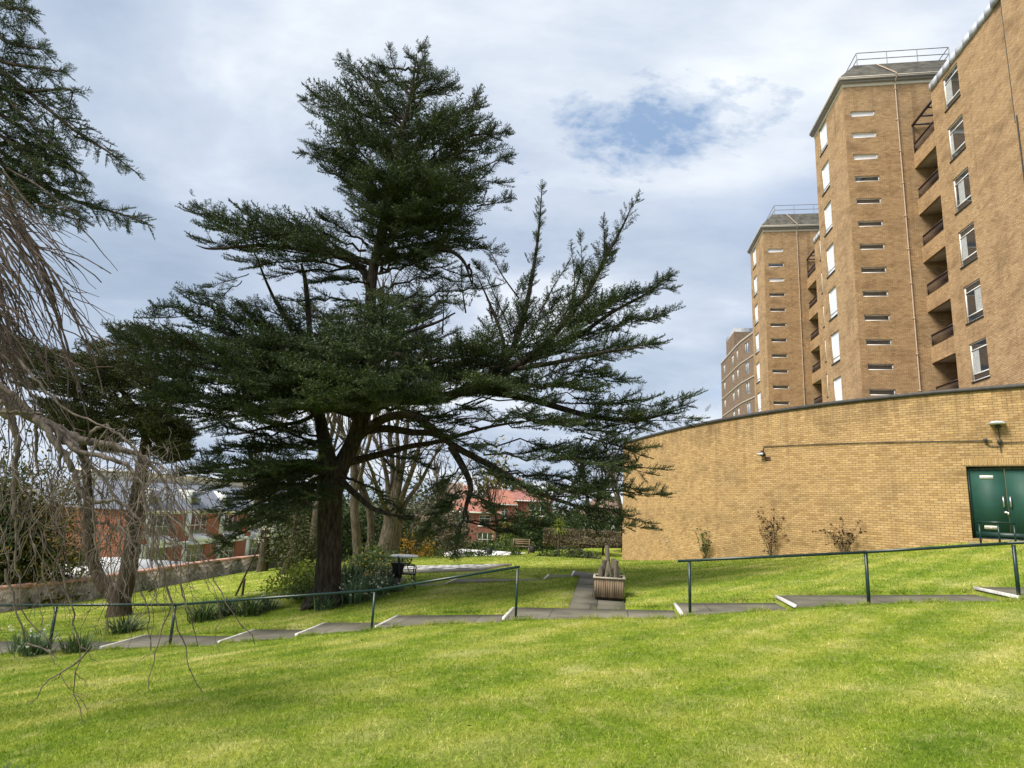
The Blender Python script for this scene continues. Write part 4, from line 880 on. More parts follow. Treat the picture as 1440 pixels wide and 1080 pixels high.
for poly, n in [([(130, 480), (170, 462), (210, 460), (250, 475), (270, 500), (275, 540), (250, 575), (215, 580), (185, 560), (150, 545), (120, 520)], 250), ([(20, 520), (80, 500), (140, 500), (180, 530), (150, 560), (90, 560), (40, 550)], 150),
                ([(180, 570), (235, 575), (262, 600), (262, 640), (240, 655), (222, 620), (190, 600)], 150), ([(10, 470), (60, 490), (100, 500), (60, 520), (10, 510)], 70), ([(60, 560), (110, 570), (150, 600), (160, 640), (120, 620), (70, 590)], 130), ([(100, 560), (190, 560), (205, 610), (150, 635), (100, 610)], 100), ([(215, 600), (258, 610), (255, 650), (225, 645)], 60)]:
    zone2(f2, b2, poly, n, 20.3, 2.2, (205, 560), (-.15, .25), (.7, 1.2))
f2.build("crown", M["needle_olive"], ced2)

# ---------------------------------------------------------------- conifer at the left edge whose boughs reach into the sky
b3 = np.array([-15.2, 13.5, gz(-15.2, 13.5)]); ced3 = empty("conifer_tree", b3, 0, "tall drooping conifer whose boughs enter the sky at the upper left edge", "tree")
t3 = MB(); t3.tube([(0, 0, -.3), (0, 0, 1), (.1, 0, 6), (.15, .1, 12), (.1, 0, 18), (0, 0, 21)], [.55, .45, .36, .26, .14, .03], 12)
f3 = MB()
BR = [([(-70, 40), (0, 98), (50, 138), (100, 180), (150, 212), (194, 244)], 110), ([(-70, 160), (0, 212), (60, 258), (110, 284), (160, 298), (206, 313)], 120), ([(-70, -20), (0, 52), (40, 66), (66, 70)], 60), ([(-60, 50), (0, 85), (50, 95), (90, 101)], 60),
      ([(-70, -60), (0, 5), (25, 12), (46, 20)], 50), ([(-60, 100), (0, 122), (50, 128), (98, 126), (98, 150)], 60), ([(-60, 195), (0, 238), (40, 275), (80, 300), (125, 312)], 90), ([(-60, 120), (0, 160), (60, 200), (90, 225), (122, 252)], 90), ([(-70, 70), (0, 130), (50, 180), (80, 205)], 70), ([(-70, 150), (0, 190), (45, 225), (75, 245)], 70), ([(20, 200), (50, 215), (95, 230), (120, 275)], 50), ([(0, 225), (30, 262), (60, 288), (100, 296)], 60)]
for px, n in BR:
    Ys = list(np.linspace(13.2, 12.2, len(px))); P = smooth_line([at(x, y, Y) - b3 for (x, y), Y in zip(px, Ys)], 6)
    a = P[0]; P = np.vstack([[[.1, 0, a[2] - .5]], P]); t3.tube(P, np.linspace(.07, .010, len(P)), 6, False)
    line_sprays(px[:], Ys, int(n * .75), (.45, .85), .75, -.25, TMD, b3, f3, .16)
for k in range(150):   # the rest of the crown, outside the frame
    h = rng.uniform(3, 20); rr = (21 - h) * .20 + .8; a = rng.uniform(0, 2 * PI); p = np.array([rr * math.cos(a), rr * math.sin(a), h]); q = p + b3 - CAM
    px = 720 + F_PX * (q @ CX) / (q @ FWD) if q @ FWD > 0 else -999
    if px > -90: continue
    f = norm(np.array([math.cos(a), math.sin(a), -.25])); scatter(f3, TMD, p[None] - f * .6, f[None], [1.5])
t3.build("trunk", M["barkdark"], ced3, True); f3.build("crown", M["needle"], ced3)

# ---------------------------------------------------------------- weeping bare tree at the left
b4 = np.array([-7.6, 6.3, gz(-7.6, 6.3)]); weep = empty("weeping_tree", b4, 0, "bare weeping tree with grey arching limbs and zigzag twigs hanging at the left edge", "tree")
t4 = MB(); t4.tube([(0, 0, -.3), (.05, 0, .6), (.1, .05, 1.6), (.3, .1, 2.6), (.5, 0, 3.4)], [.30, .24, .21, .18, .14], 12)
tw = MB(); tw2 = MB()
def zig(start, px_end_dir, length_px, Y, r0, r1, zz=5., step=13, curve=0.0, mb=None, forks=.12, lvl=0):
    """a zigzag twig laid out from a pixel, direction in the picture, at its own distance Y"""
    length_px = max(length_px, 18); x, y = start; d = np.array(px_end_dir, float); d /= np.linalg.norm(d); pts = [(x, y)]; sgn = rng.choice([-1, 1]); L = 0; yy = [Y]
    while L < length_px:
        st = step * rng.uniform(.6, 1.4); pr = np.array([-d[1], d[0]]) * sgn * rng.uniform(.1, 1.) * zz / step
        v = d + pr; x += v[0] * st; y += v[1] * st; pts.append((x, y)); L += st; sgn = -sgn if rng.random() < .75 else sgn
        d = d + np.array([0, curve]) * st / 100 + rng.normal(size=2) * .045; d /= np.linalg.norm(d); yy.append(yy[-1] + rng.normal() * .035)
        if lvl < 2 and rng.random() < forks and L > 15:
            s = rng.choice([-1, 1]); a = rng.uniform(.4, .9) * s; nd = (d[0] * math.cos(a) - d[1] * math.sin(a), d[0] * math.sin(a) + d[1] * math.cos(a))
            zig((x, y), nd, min((length_px - L) * rng.uniform(.4, .9), 110), yy[-1], r0 * .62, r1, zz, step, curve + .25, mb, forks * .7, lvl + 1)
    P = np.array([at(a, b, c) for (a, b), c in zip(pts, yy)]) - b4
    (mb or tw).tube(P, np.linspace(r0, r1, len(P)), 5 if r0 > .006 else 4, False); return pts
def arch(px, r, Y, mb=t4): 
    P = smooth_line([at(x, y, Y + .02 * i) - b4 for i, (x, y) in enumerate(px)], 6); P[1:-1] += rng.normal(size=(len(P) - 2, 3)) * .008
    mb.tube(P, np.linspace(r[0], r[1], len(P)), 8, False); return px
A1 = [(-330, 560), (-180, 500), (-60, 515), (0, 553), (30, 578), (75, 600), (115, 620), (150, 625), (190, 637), (215, 657), (240, 690)]
arch(A1, (.085, .010), 6.0)
for px, r in [([(-200, 560), (-60, 560), (5, 580), (20, 600), (24, 640), (18, 690), (22, 740)], (.05, .012)), ([(45, 585), (62, 600), (90, 640), (104, 665), (112, 690), (135, 706), (165, 705), (190, 725), (214, 752)], (.034, .010)),
              ([(75, 600), (100, 630), (135, 640), (170, 650), (190, 665), (200, 690), (215, 740), (214, 790)], (.028, .008)), ([(120, 620), (140, 600), (165, 610), (200, 640), (232, 660), (250, 690)], (.018, .005)),
              ([(50, 590), (52, 610), (50, 640), (54, 670)], (.020, .010)), ([(82, 605), (85, 640), (82, 670)], (.016, .010)), ([(110, 690), (112, 710), (125, 730), (150, 735), (172, 745), (205, 725)], (.018, .010)),
              ([(-80, 470), (-20, 520), (40, 575), (90, 610), (130, 655), (160, 690), (180, 740)], (.03, .008)), ([(0, 580), (30, 580), (60, 582)], (.018, .012)), ([(20, 500), (60, 545), (100, 580), (150, 600), (185, 625)], (.014, .006))]:
    arch(px, r, 6.0 - .25 * rng.random())
for k in range(185):   # upper curtain fanning down from beyond the frame
    x0, y0 = rng.uniform(-90, 12), rng.uniform(235, 470); a = rng.uniform(.35, 1.25)
    if y0 > 330: a = rng.uniform(.7, 1.45)
    zig((x0, y0), (math.cos(a), math.sin(a)), rng.uniform(90, 235) * (1.15 if rng.random() < .2 else .9), rng.uniform(5.6, 7.2), rng.uniform(.007, .013), .0028, 2.6, 16, .35, tw2, .09)
for k in range(10): zig((rng.uniform(0, 25), rng.uniform(290, 340)), (.62, .78), rng.uniform(170, 300), 6.3, .012, .006, 2., 18, .35, tw2, .08)
for x, y, dx, dy, L in [(60, 330, .85, .5, 92), (88, 395, .85, .42, 48), (95, 415, .9, .35, 62), (100, 430, .6, .6, 90), (40, 300, .8, .55, 40), (80, 385, .7, .6, 110), (90, 440, .7, .55, 90)]: zig((x, y), (dx, dy), L, 6.4, .006, .0025, 1.5, 16, .05, tw2, 0)
mains = [p for p in A1[3:]] + [(90, 640), (110, 690), (165, 705), (200, 690), (215, 745), (20, 640), (20, 700), (54, 665), (82, 668), (150, 600), (235, 662), (172, 745), (180, 740), (130, 655)]
for k in range(150):
    i = rng.integers(len(mains)); x, y = mains[i]; x += rng.normal() * 14; y += rng.normal() * 9; a = PI / 2 + rng.normal() * .55
    L = rng.uniform(50, 210); L = min(L, 860 - y + rng.uniform(-30, 60)) if x > 60 else min(L, 900 - y)
    zig((x, y), (math.cos(a), math.sin(a)), max(L, 35), rng.uniform(5.3, 6.6), rng.uniform(.0035, .007), .0020, 6.5, 15, .5, None, .17)
for k in range(70):    # fine pinkish mass at the right of the curtain
    x, y = rng.normal(205, 28), rng.uniform(600, 730); a = PI / 2 + rng.normal() * .8
    zig((x, y), (math.cos(a), math.sin(a)), rng.uniform(25, 90), rng.uniform(5.8, 6.8), .004, .002, 6, 11, .5, None, .2)
for pts in [[(200, 690), (215, 740), (228, 790), (236, 830), (238, 866), (228, 890), (216, 930), (209, 955), (211, 972)], [(214, 752), (230, 800), (242, 850), (250, 885), (262, 910), (264, 938), (276, 960), (287, 974)], [(232, 760), (250, 810), (262, 850), (272, 880), (278, 908)], [(222, 700), (262, 750), (300, 800), (318, 848), (340, 880), (358, 906)],
            [(85, 800), (100, 850), (108, 893), (112, 930), (105, 960), (104, 975), (112, 995), (116, 1015)], [(8, 800), (20, 850), (30, 880), (38, 905), (70, 915), (76, 935)], [(38, 905), (62, 912), (80, 925)], [(124, 915), (104, 935), (70, 955), (42, 990)], [(22, 740), (22, 800), (30, 855), (50, 885), (72, 905)],
            [(240, 690), (256, 720), (262, 760), (254, 800), (262, 850)], [(180, 740), (190, 790), (196, 830), (210, 870), (212, 915)], [(130, 700), (134, 760), (140, 800), (152, 840), (160, 868)], [(60, 790), (72, 840), (78, 870)], [(300, 740), (315, 710)]]:
    q = [pts[0]]
    for (xa, ya), (xb, yb) in zip(pts[:-1], pts[1:]):
        L_ = math.hypot(xb - xa, yb - ya); n_z = max(1, int(L_ / 13))
        for j in range(1, n_z + 1): t_ = j / n_z; w_ = rng.normal() * 3.2 * (j < n_z) + rng.normal() * .8; q.append((xa + (xb - xa) * t_ + w_, ya + (yb - ya) * t_ + rng.normal() * 1.2 * (j < n_z)))
    for j in range(2, len(q) - 2):
        if rng.random() < .16: zig(q[j], (rng.choice([-.8, .8]), .7), rng.uniform(18, 42), 5.1, .003, .0018, 5, 9, .4, None, .1, 1)
    P = np.array([at(x, y, 5.05 + .01 * i) for i, (x, y) in enumerate(q)]) - b4; tw.tube(P, np.linspace(.0080, .0032, len(P)), 5, False)
t4.build("trunk", M["twig"], weep, True); tw.build("hanging_twigs", M["twig"], weep, True); tw2.build("upper_twigs", M["twigdark"], weep, True)

# ---------------------------------------------------------------- leafy masses, strap-leaf clumps, bare trees
def leaves(mb, c, rad, n, size, clumps=14, tight=.33, flat=1.):
    c = np.asarray(c, float); rad = np.asarray(rad, float)
    d = norm(rng.normal(size=(clumps, 3))) * rng.uniform(.25, .92, (clumps, 1)) ** .6; d[:, 2] = np.abs(d[:, 2]) * .95 - .12
    k = rng.integers(0, clumps, n); p = d[k] + rng.normal(size=(n, 3)) * tight * rng.uniform(.5, 1, (clumps, 1))[k]
    p[:, 2] = np.maximum(p[:, 2], -.05)
    p = c + p * rad; a = norm(rng.normal(size=(n, 3)) * [1, 1, flat]); b = norm(np.cross(a, rng.normal(size=(n, 3)))); s = size * rng.uniform(.5, 1.3, (n, 1))
    q = np.stack([p - a * s, p + b * s * .45, p + a * s, p - b * s * .45], 1)
    mb.add(q.reshape(-1, 3), np.arange(n * 4).reshape(-1, 4))
def shrub(name, label, cat, mat, px, py, Y, w, h, n, size, group=None, clumps=16, stems=6, loc=None, tight=.3, stemmat="barkdark"):
    p = on(px, py, Y) if loc is None else np.array(loc); o = empty(name, p, 0, label, cat, group)
    m = MB(); leaves(m, (0, 0, h * .12), (w / 2, w / 2, h * .88), n, size, clumps, tight); m.build("foliage", M[mat], o)
    m = MB()
    for k in range(stems):
        a = rng.uniform(0, 2 * PI); r = rng.uniform(.2, .8) * w / 2; bend_tube(m, (rng.normal() * .05 * w, rng.normal() * .05 * w, -.1), (math.cos(a) * r, math.sin(a) * r, h * rng.uniform(.5, .95)), .014 * max(1, h), .004 * max(1, h), .08, 6, .05, 5)
    m.build("stems", M[stemmat], o, True); return o
def strap_clump(label, cat, px, py, Y, w, h, n, mat, group, flower=None, name="leaf_clump"):
    p = on(px, py, Y); o = empty(name, p, 0, label, cat, group); m = MB(); fl = MB()
    for k in range(n):
        a = rng.uniform(0, 2 * PI); r0 = abs(rng.normal()) * w * .17; r1 = r0 + rng.uniform(.15, .8) * w * .55; H = h * rng.uniform(.45, 1.15); d = np.array([math.cos(a), math.sin(a), 0]); s = np.array([-d[1], d[0], 0]) * rng.uniform(.007, .014) * (h / .45)
        b = d * r0 + np.array([0, 0, -.06]); t = np.array([0, .35, .7, 1.])
        c = [b + d * (r1 - r0) * q ** 1.6 + np.array([0, 0, H * (1.25 * q - (.25 + .62 * (r1 - r0) / (.44 * w) * rng.random() + .1) * q * q)]) for q in t]; wd = [1, 1, .8, .1]
        v = np.array([[x - s * ww, x + s * ww] for x, ww in zip(c, wd)]).reshape(-1, 3); m.add(v, [[0, 1, 3, 2], [2, 3, 5, 4], [4, 5, 7, 6]])
        if flower and rng.random() < .12: leaves(fl, c[-1] + [0, 0, .03], (.05, .05, .04), 9, .025, 3)
    m.build("leaves", M[mat], o)
    if flower and len(fl.v) > 3: fl.build("blossom", M[flower], o)
    return o
def bare_tree(label, cat, px, py, Y, h, r, mat, group, fork=.35, depth=4, spread=.5, lean=(0, 0), nb=3, twigs=True, stems=1, kr=.62, name="bare_tree"):
    p = on(px, py, Y); o = empty(name, p, 0, label, cat, group); T = MB(); B = MB()
    def grow(a, d, L, rad, lv):
        n = 6; pts = [np.array(a)]; dd = np.array(d)
        for k in range(n):
            dd = norm(dd + rng.normal(size=3) * .10 + np.array([0, 0, .05])); pts.append(pts[-1] + dd * L / n)
        (T if lv == 0 else B).tube(pts, np.linspace(rad, rad * .62, n + 1), 9 if lv == 0 else (6 if lv < 3 else 4), False)
        if lv >= depth: return
        for k in range(nb + (1 if lv > 0 and rng.random() < .5 else 0)):
            t = rng.uniform(.55 if lv else .8, 1) if k else 1.; i = min(int(t * n), n); q = norm(dd + norm(rng.normal(size=3)) * spread + np.array([0, 0, .15])); grow(pts[i], q, L * rng.uniform(.55, .85), rad * (kr if lv == 0 else .62) * (1 if k == 0 else .8), lv + 1)
    for s in range(stems):
        a = rng.uniform(0, 2 * PI); e = .0 if stems == 1 else r * .9
        grow((math.cos(a) * e, math.sin(a) * e, -.3), norm(np.array([lean[0] + (0 if stems == 1 else math.cos(a) * .16), lean[1] + (0 if stems == 1 else math.sin(a) * .16), 1.])), h * fork, r, 0)
    T.build("trunk", M[mat], o, True); B.build("branches", M[mat], o, True); return o
GB = "bare trees behind the cedar"
pb_ = on(545, 788, 36); po = empty("bare_tree", pb_, 0, "thick pale pollarded trunk with a fan of upright bare stems behind the garden table", "tree", GB); T = MB(); Bm = MB()
limb_at(T, pb_, [(543, 796), (544, 784), (548, 760), (552, 740), (555, 722), (557, 706)], [.78, .66, .58, .55, .58, .42], [36] * 6, 12)
for k, (px, r) in enumerate([([(551, 722), (546, 700), (544, 672), (536, 640), (520, 600), (508, 560)], .17), ([(554, 716), (553, 690), (552, 655), (548, 610), (545, 565)], .20), ([(558, 716), (560, 690), (566, 655), (572, 615), (575, 565)], .20), ([(560, 718), (568, 692), (580, 660), (590, 625), (604, 585)], .18), ([(562, 724), (575, 700), (590, 680), (606, 650), (625, 620)], .15), ([(548, 726), (538, 705), (530, 685), (520, 655), (500, 625)], .14), ([(556, 714), (557, 680), (560, 640), (558, 600), (562, 560)], .16), ([(552, 718), (548, 690), (541, 660), (535, 620), (532, 575)], .12)]):
    Ys = list(36 + rng.normal() * .3 + np.linspace(0, rng.normal() * 2.5, len(px))); P = limb_at(Bm, pb_, px, [r, r * .85, r * .65, r * .3], Ys, 7)
    for j in range(9):
        i = rng.integers(len(P) // 3, len(P)); e = P[i] + np.array([rng.normal() * 1.1, rng.normal() * 1.1, rng.uniform(.6, 2.4)]); Q_ = bend_tube(Bm, P[i], e, .045, .012, .05, 7, .08, 5)
        for g in range(3): bend_tube(Bm, Q_[rng.integers(2, 7)], e + np.array([rng.normal() * .8, rng.normal() * .8, rng.uniform(0, 1.2)]), .016, .006, .04, 5, .08, 4)
T.build("trunk", M["bark"], po, True); Bm.build("branches", M["bark"], po, True)
bare_tree("slim straight bare tree just right of the cedar trunk", "tree", 503, 786, 33, 14, .27, "bark", GB, .42, 4, .5)
bare_tree("bare tree half hidden by the left side of the cedar trunk", "tree", 440, 792, 35, 13, .26, "bark", GB, .4, 4, .5)
bare_tree("leaning bare tree between the slim trunk and the pollarded trunk", "tree", 514, 790, 38, 13, .25, "bark", GB, .35, 4, .5, (.35, 0))
bare_tree("dark bare tree close to the far end of the curved wall", "tree", 884, 772, 64, 15, .26, "bark", GB, .35, 4, .5)
bare_tree("spreading bare tree behind the palm", "tree", 825, 772, 60, 13, .36, "barkdark", GB, .3, 4, .6)
bare_tree("bare tree beside the stone wall left of the cedar", "tree", 368, 806, 37, 8, .34, "bark", GB, .35, 4, .55)
bare_tree("dark leaning bare trunk in the undergrowth left of the cedar", "tree", 396, 806, 33, 6.5, .22, "barkdark", GB, .4, 3, .5, (.3, 0))
bare_tree("bare tree above the orange bushes", "tree", 600, 776, 55, 12, .30, "bark", GB, .3, 4, .6)
bare_tree("thin pale bare stem with an orange tint in front of the bushes", "tree", 622, 778, 48, 3.2, .08, "bark", GB, .45, 3, .6, (.3, 0))
for (px, py, Y, h, lab) in [(700, 772, 62, 11, "bare tree in front of the red gabled house"), (760, 772, 64, 11, "bare tree right of the red gabled house")]: bare_tree(lab, "tree", px, py, Y, h, .22, "barkdark", GB, .3, 4, .55)
# evergreen and shrubby background
GS = "shrubs along the back of the garden"
shrub("conifer_shrub", "grey-green cypress mass in front of the brown-roofed house", "conifer", "leaf_grey", 605, 772, 58, 8, 7.5, 5200, .22, GS, 30)
shrub("evergreen_shrub", "dark evergreen bush between the pollarded trunk and the orange bushes", "bush", "leaf_dark", 572, 780, 44, 4.5, 3.0, 2400, .12, GS, 18)
shrub("evergreen_shrub", "low dark laurel behind the slim straight trunk", "bush", "leaf_dark", 500, 786, 41, 6, 5.2, 4200, .16, GS, 26)
shrub("evergreen_shrub", "tall ivy-dark thicket filling the gap behind the cedar trunk", "bush", "leaf_mid", 455, 792, 44, 8, 5.2, 5200, .17, GS, 28)
shrub("twiggy_shrub", "brown twiggy thicket behind the pollarded trunk", "bush", "leaf_brown", 540, 784, 46, 8, 4.6, 3600, .13, GS, 26)
shrub("twiggy_shrub", "pinkish-brown thicket above the orange bushes", "bush", "leaf_brown", 610, 776, 50, 7, 4.2, 3000, .13, GS, 24)
shrub("olive_shrub", "olive bush spilling over the stone wall left of the cedar", "bush", "needle_olive", 426, 804, 31, 2.2, 2.6, 4500, .075, GS, 26)
shrub("olive_shrub", "tall olive conifer standing over the far end of the stone wall", "conifer", "needle_olive", 416, 802, 38, 3.6, 6.2, 6500, .10, GS, 30)
shrub("forsythia", "bright orange-yellow bush right of the pollarded trunk", "bush", "orange", 577, 780, 39, 1.8, 1.7, 380, .08, "orange bushes", 12)
shrub("forsythia", "smaller orange bush beside the pale bare stem", "bush", "orange", 600, 779, 40, 1.3, 1.5, 260, .08, "orange bushes", 12)
shrub("evergreen_shrub", "dark evergreen clump left of the palm", "bush", "leaf_dark", 752, 774, 50, 6, 4.0, 3400, .15, GS, 22)
shrub("evergreen_shrub", "big dark evergreen behind the palm", "bush", "leaf_dark", 812, 770, 56, 7.5, 5.0, 5200, .17, GS, 26)
shrub("willow_shrub", "pale yellow-green willow in front of the red house", "bush", "leaf_lime", 728, 772, 66, 5.5, 3.2, 2000, .16, GS, 22)
shrub("willow_shrub", "yellow-green bush right of the red house", "bush", "leaf_mid", 772, 772, 60, 5, 4.0, 2600, .16, GS, 22)
shrub("evergreen_shrub", "dark hedge bush under the bay-windowed house", "bush", "leaf_dark", 640, 776, 56, 8, 1.4, 2200, .14, GS, 22)
shrub("evergreen_shrub", "low mid-green bush in front of the bay-windowed house", "bush", "leaf_mid", 675, 776, 58, 7, 1.3, 2000, .14, GS, 22)
shrub("evergreen_tree", "tall yellow-tinged evergreen behind the orange roof", "tree", "needle_gold", 690, 760, 125, 12, 15.5, 3600, .5, None, 26, 4)
shrub("evergreen_shrub", "dark bush at the foot of the bare tree by the curved wall", "bush", "leaf_dark", 866, 768, 58, 6, 4.0, 3200, .15, GS, 22)
# hedge and topiary
hp = on(850, 768, 47); hedge = empty("hedge", hp, -YAWU, "clipped hedge with a brown top at the back of the lawn", "hedge")
m = MB(); n = 9000; q = rng.random((n, 3)); side = rng.integers(0, 3, n); x = -4.5 + 9.2 * q[:, 0]; y = rng.uniform(-.5, .5, n); z = 1.15 * q[:, 1]; y[side == 0] = -.5 + rng.normal(size=(side == 0).sum()) * .05; z[side == 1] = 1.15 + rng.normal(size=(side == 1).sum()) * .05
P = np.stack([x, y, z], -1); a = norm(rng.normal(size=(n, 3))) * .075; b = norm(np.cross(a, rng.normal(size=(n, 3)))) * .04; m.add(np.stack([P - a, P + b, P + a, P - b], 1).reshape(-1, 3), np.arange(n * 4).reshape(-1, 4))
m.box(-4.45, 4.65, -.42, .42, -.1, 1.06); m.build("hedge_foliage", M["leaf_brown"], hedge)
for px, Y, lab, w in [(816, 42, "mushroom-shaped clipped standard tree left of the palm border", 2.3), (848, 41, "mushroom-shaped clipped standard tree right of the palm border", 2.1), (875, 43, "mushroom-shaped clipped standard tree nearest the curved wall", 2.2)]:
    p = on(px, 775, Y); o = empty("topiary_tree", p, 0, lab, "topiary", "clipped standard trees")
    m = MB(); bend_tube(m, (0, 0, -.1), (0, 0, .85), .075, .06, 0, 5, .02, 7); m.build("trunk", M["barkdark"], o, True)
    m = MB(); n = 1800; a = rng.uniform(0, 2 * PI, n); r = np.sqrt(rng.random(n)) * w / 2; z = .68 + (1 - (2 * r / w) ** 2) * .42 * rng.random(n); P = np.stack([r * np.cos(a), r * np.sin(a), z], -1); d = norm(rng.normal(size=(n, 3))) * .07; b = norm(np.cross(d, rng.normal(size=(n, 3)))) * .035
    m.add(np.stack([P - d, P + b, P + d, P - b], 1).reshape(-1, 3), np.arange(n * 4).reshape(-1, 4)); m.build("crown", M["leaf_brown"], o)
# palm with its bed
p = on(785, 778, 38); o = empty("cordyline_palm", p, 0, "single palm with a thin stem and a spiky pale-green head", "palm")
m = MB(); bend_tube(m, (0, 0, -.1), (.03, 0, 1.65), .085, .07, 0, 7, .02, 8); m.build("trunk", M["bark"], o, True)
m = MB()
for k in range(150):
    a = rng.uniform(0, 2 * PI); e = rng.uniform(-.7, 1.4); d = np.array([math.cos(a) * math.cos(e), math.sin(a) * math.cos(e), math.sin(e)]); s = norm(np.cross(d, [0, 0, 1.01])) * .022; b = np.array([.03, 0, 1.65]); L = rng.uniform(.55, .85)
    c1 = b + d * L * .6; c2 = b + d * L + np.array([0, 0, -.16 * math.cos(e)]); m.add([b - s * .6, b + s * .6, c1 + s, c1 - s, c2], [[0, 1, 2, 3]]); m.tri(c1 - s, c1 + s, c2)
m.build("crown", M["leaf_lime"], o)
for k, (px, py, Y, w, h, mt, lab) in enumerate([(770, 779, 37, 1.6, .55, "leaf_dark", "dark low shrub at the left of the palm bed"), (798, 778, 37.5, 1.8, .75, "leaf_grey", "grey-leaved shrub under the palm"), (812, 779, 37, 1.7, .6, "leaf_mid", "mid-green shrub just right of the palm"), (830, 779, 37, 1.6, .42, "leaf_grey", "low grey shrub at the right end of the palm bed"), (722, 780, 40, 1.1, .95, "leaf_mid", "round bright green bush on the pale patio"), (640, 785, 36, 3.0, .5, "leaf_mid", "low green edging plants left of the patio"), (670, 783, 37, 3.2, .45, "leaf_dark", "dark edging plants in front of the patio")]):
    shrub("border_shrub", lab, "shrub", mt, px, py, Y, w, h, 520, .07, "small shrubs around the palm and patio", 10, 4)
# patio, pots, bench
pp = on(706, 776, 43); pat = empty("patio", pp, -YAWU, "pale paved patio at the back of the lawn", "patio"); pat["kind"] = "structure"
m = MB()
for i_ in range(8):
    for j_ in range(5): m.box(-3.4 + i_ * .9, -3.4 + i_ * .9 + .885, -2.2 + j_ * .9, -2.2 + j_ * .9 + .885, -.3, .10 + rng.uniform(0, .008))
m.build("paving", M["chesswhite"], pat)
for px, py, Y, lab in [(688, 779, 41, "square black pot at the left of the patio"), (748, 780, 41, "square black pot at the right of the patio")]:
    p = on(px, py, Y); p[2] += .1; o = empty("plant_pot", p, .2, lab, "pot", "black pots on the patio"); m = MB()
    lo, hi, z = .13, .2, .42; q = lambda r, zz: [(-r, -r, zz), (r, -r, zz), (r, r, zz), (-r, r, zz)]
    m.add(q(lo, 0) + q(hi, z) + q(hi - .03, z) + q(lo, .1), [[0, 1, 5, 4], [1, 2, 6, 5], [2, 3, 7, 6], [3, 0, 4, 7], [4, 5, 9, 8], [5, 6, 10, 9], [6, 7, 11, 10], [7, 4, 8, 11], [8, 9, 13, 12], [9, 10, 14, 13], [10, 11, 15, 14], [11, 8, 12, 15]]); m.build("pot", M["blackpot"], o)
    m = MB(); m.box(-.16, .16, -.16, .16, .34, .38); m.build("soil", M["soil"], o); m = MB(); leaves(m, (0, 0, .45), (.16, .16, .14), 60, .05, 6); m.build("plant", M["leaf_mid"], o)
p = on(732, 779, 42); p[2] += .1; o = empty("garden_bench", p, -YAWU, "small grey timber bench on the pale patio", "bench")
m = MB(); m.box(-.6, .6, -.2, .2, .40, .45); m.build("seat", M["wood"], o); m = MB()
for z in (.55, .68, .80): m.box(-.6, .6, .19, .23, z, z + .08)
m.build("backrest", M["wood"], o)
for x in (-.55, .5):
    for y in (-.18, .15):
        m = MB(); m.box(x, x + .05, y, y + .05, -.02, .40 if y < 0 else .9); m.build("leg", M["wood"], o)
# giant chess board
c = uv3(24.6, -6.75); cb = empty("chess_board", (c[0], c[1], gz(c[0], c[1]) + .03), -YAWU - .08, "giant outdoor chess board of black and white paving slabs", "chess board"); n8 = .50
gsx = (gz(c[0] + 1, c[1]) - gz(c[0] - 1, c[1])) / 2; gsy = (gz(c[0], c[1] + 1) - gz(c[0], c[1] - 1)) / 2; cb.rotation_euler = (math.atan(gsy), -math.atan(gsx), -YAWU - .08)
for nm, mt, par in (("white_squares", "chesswhite", 0), ("black_squares", "chessblack", 1)):
    m = MB()
    for i_ in range(8):
        for j_ in range(8):
            if (i_ + j_) % 2 == par: m.box((i_ - 4) * n8 + .005, (i_ - 3) * n8 - .005, (j_ - 4) * n8 + .005, (j_ - 3) * n8 - .005, -.1, .03 + rng.uniform(0, .004))
    m.build(nm, M[mt], cb)
m = MB(); e = 4 * n8
for a in ((-e - .5, e + .5, -e - .5, -e), (-e - .5, e + .5, e, e + .5), (-e - .5, -e, -e, e), (e, e + .5, -e, e)): m.box(a[0], a[1], a[2], a[3], -.12, .02)
m.build("paving_surround", M["slab"], cb)
# seat, table, bin, trough by the flower bed
p = on(571, 819, 18.6); o = empty("garden_chair", p, .25, "black metal garden chair with curved arms facing the flower bed", "chair")
m = MB(); m.box(-.24, .24, -.23, .23, .43, .455); m.build("seat", M["black"], o)
for s in (-1, 1):
    m = MB(); m.tube([(.24, .23 * s, .66), (.10, .24 * s, .70), (-.12, .24 * s, .68), (-.25, .23 * s, .60)], .014, 6); m.build("armrest", M["black"], o)
    for x in (-.22, .22):
        m = MB(); m.tube([(x * 1.15, .23 * s, -.02), (x, .23 * s, .3), (x * .96, .23 * s, .44)] + ([(x * 1.05, .23 * s, .66)] if x > 0 else [(x * 1.2, .23 * s, .88)]), .016, 6); m.build("leg", M["black"], o)
m = MB(); m.tube([(-.26, -.23, .88), (-.27, 0, .92), (-.26, .23, .88)], .016, 6)
for y in np.linspace(-.18, .18, 7): m.tube([(-.235, y, .44), (-.265, y, .9)], .007, 5)
m.tube([(-.23, -.23, .2), (-.23, .23, .2)], .01, 5); m.tube([(.23, -.23, .2), (.23, .23, .2)], .01, 5); m.build("backrest", M["black"], o)
p = on(567, 806, 20.8); o = empty("garden_table", p, 0, "round white-topped garden table behind the black metal chair", "table")
m = MB(); m.lathe([(0, .76), (.44, .76), (.45, .74), (.44, .72), (0, .72)], n=24); m.build("tabletop", M["white"], o)
for k in range(3):
    a = k * 2.1 + .4; m = MB(); m.tube([(.34 * math.cos(a), .34 * math.sin(a), -.02), (.12 * math.cos(a), .12 * math.sin(a), .40), (.28 * math.cos(a), .28 * math.sin(a), .72)], .016, 6); m.build("leg", M["black"], o)
p = on(558, 821, 18.7); o = empty("litter_bin", p, 0, "dark tapered bin raised on a pale stone block by the metal chair", "bin")
m = MB(); m.box(-.13, .13, -.13, .13, -.05, .34); m.build("stone_base", M["slab"], o)
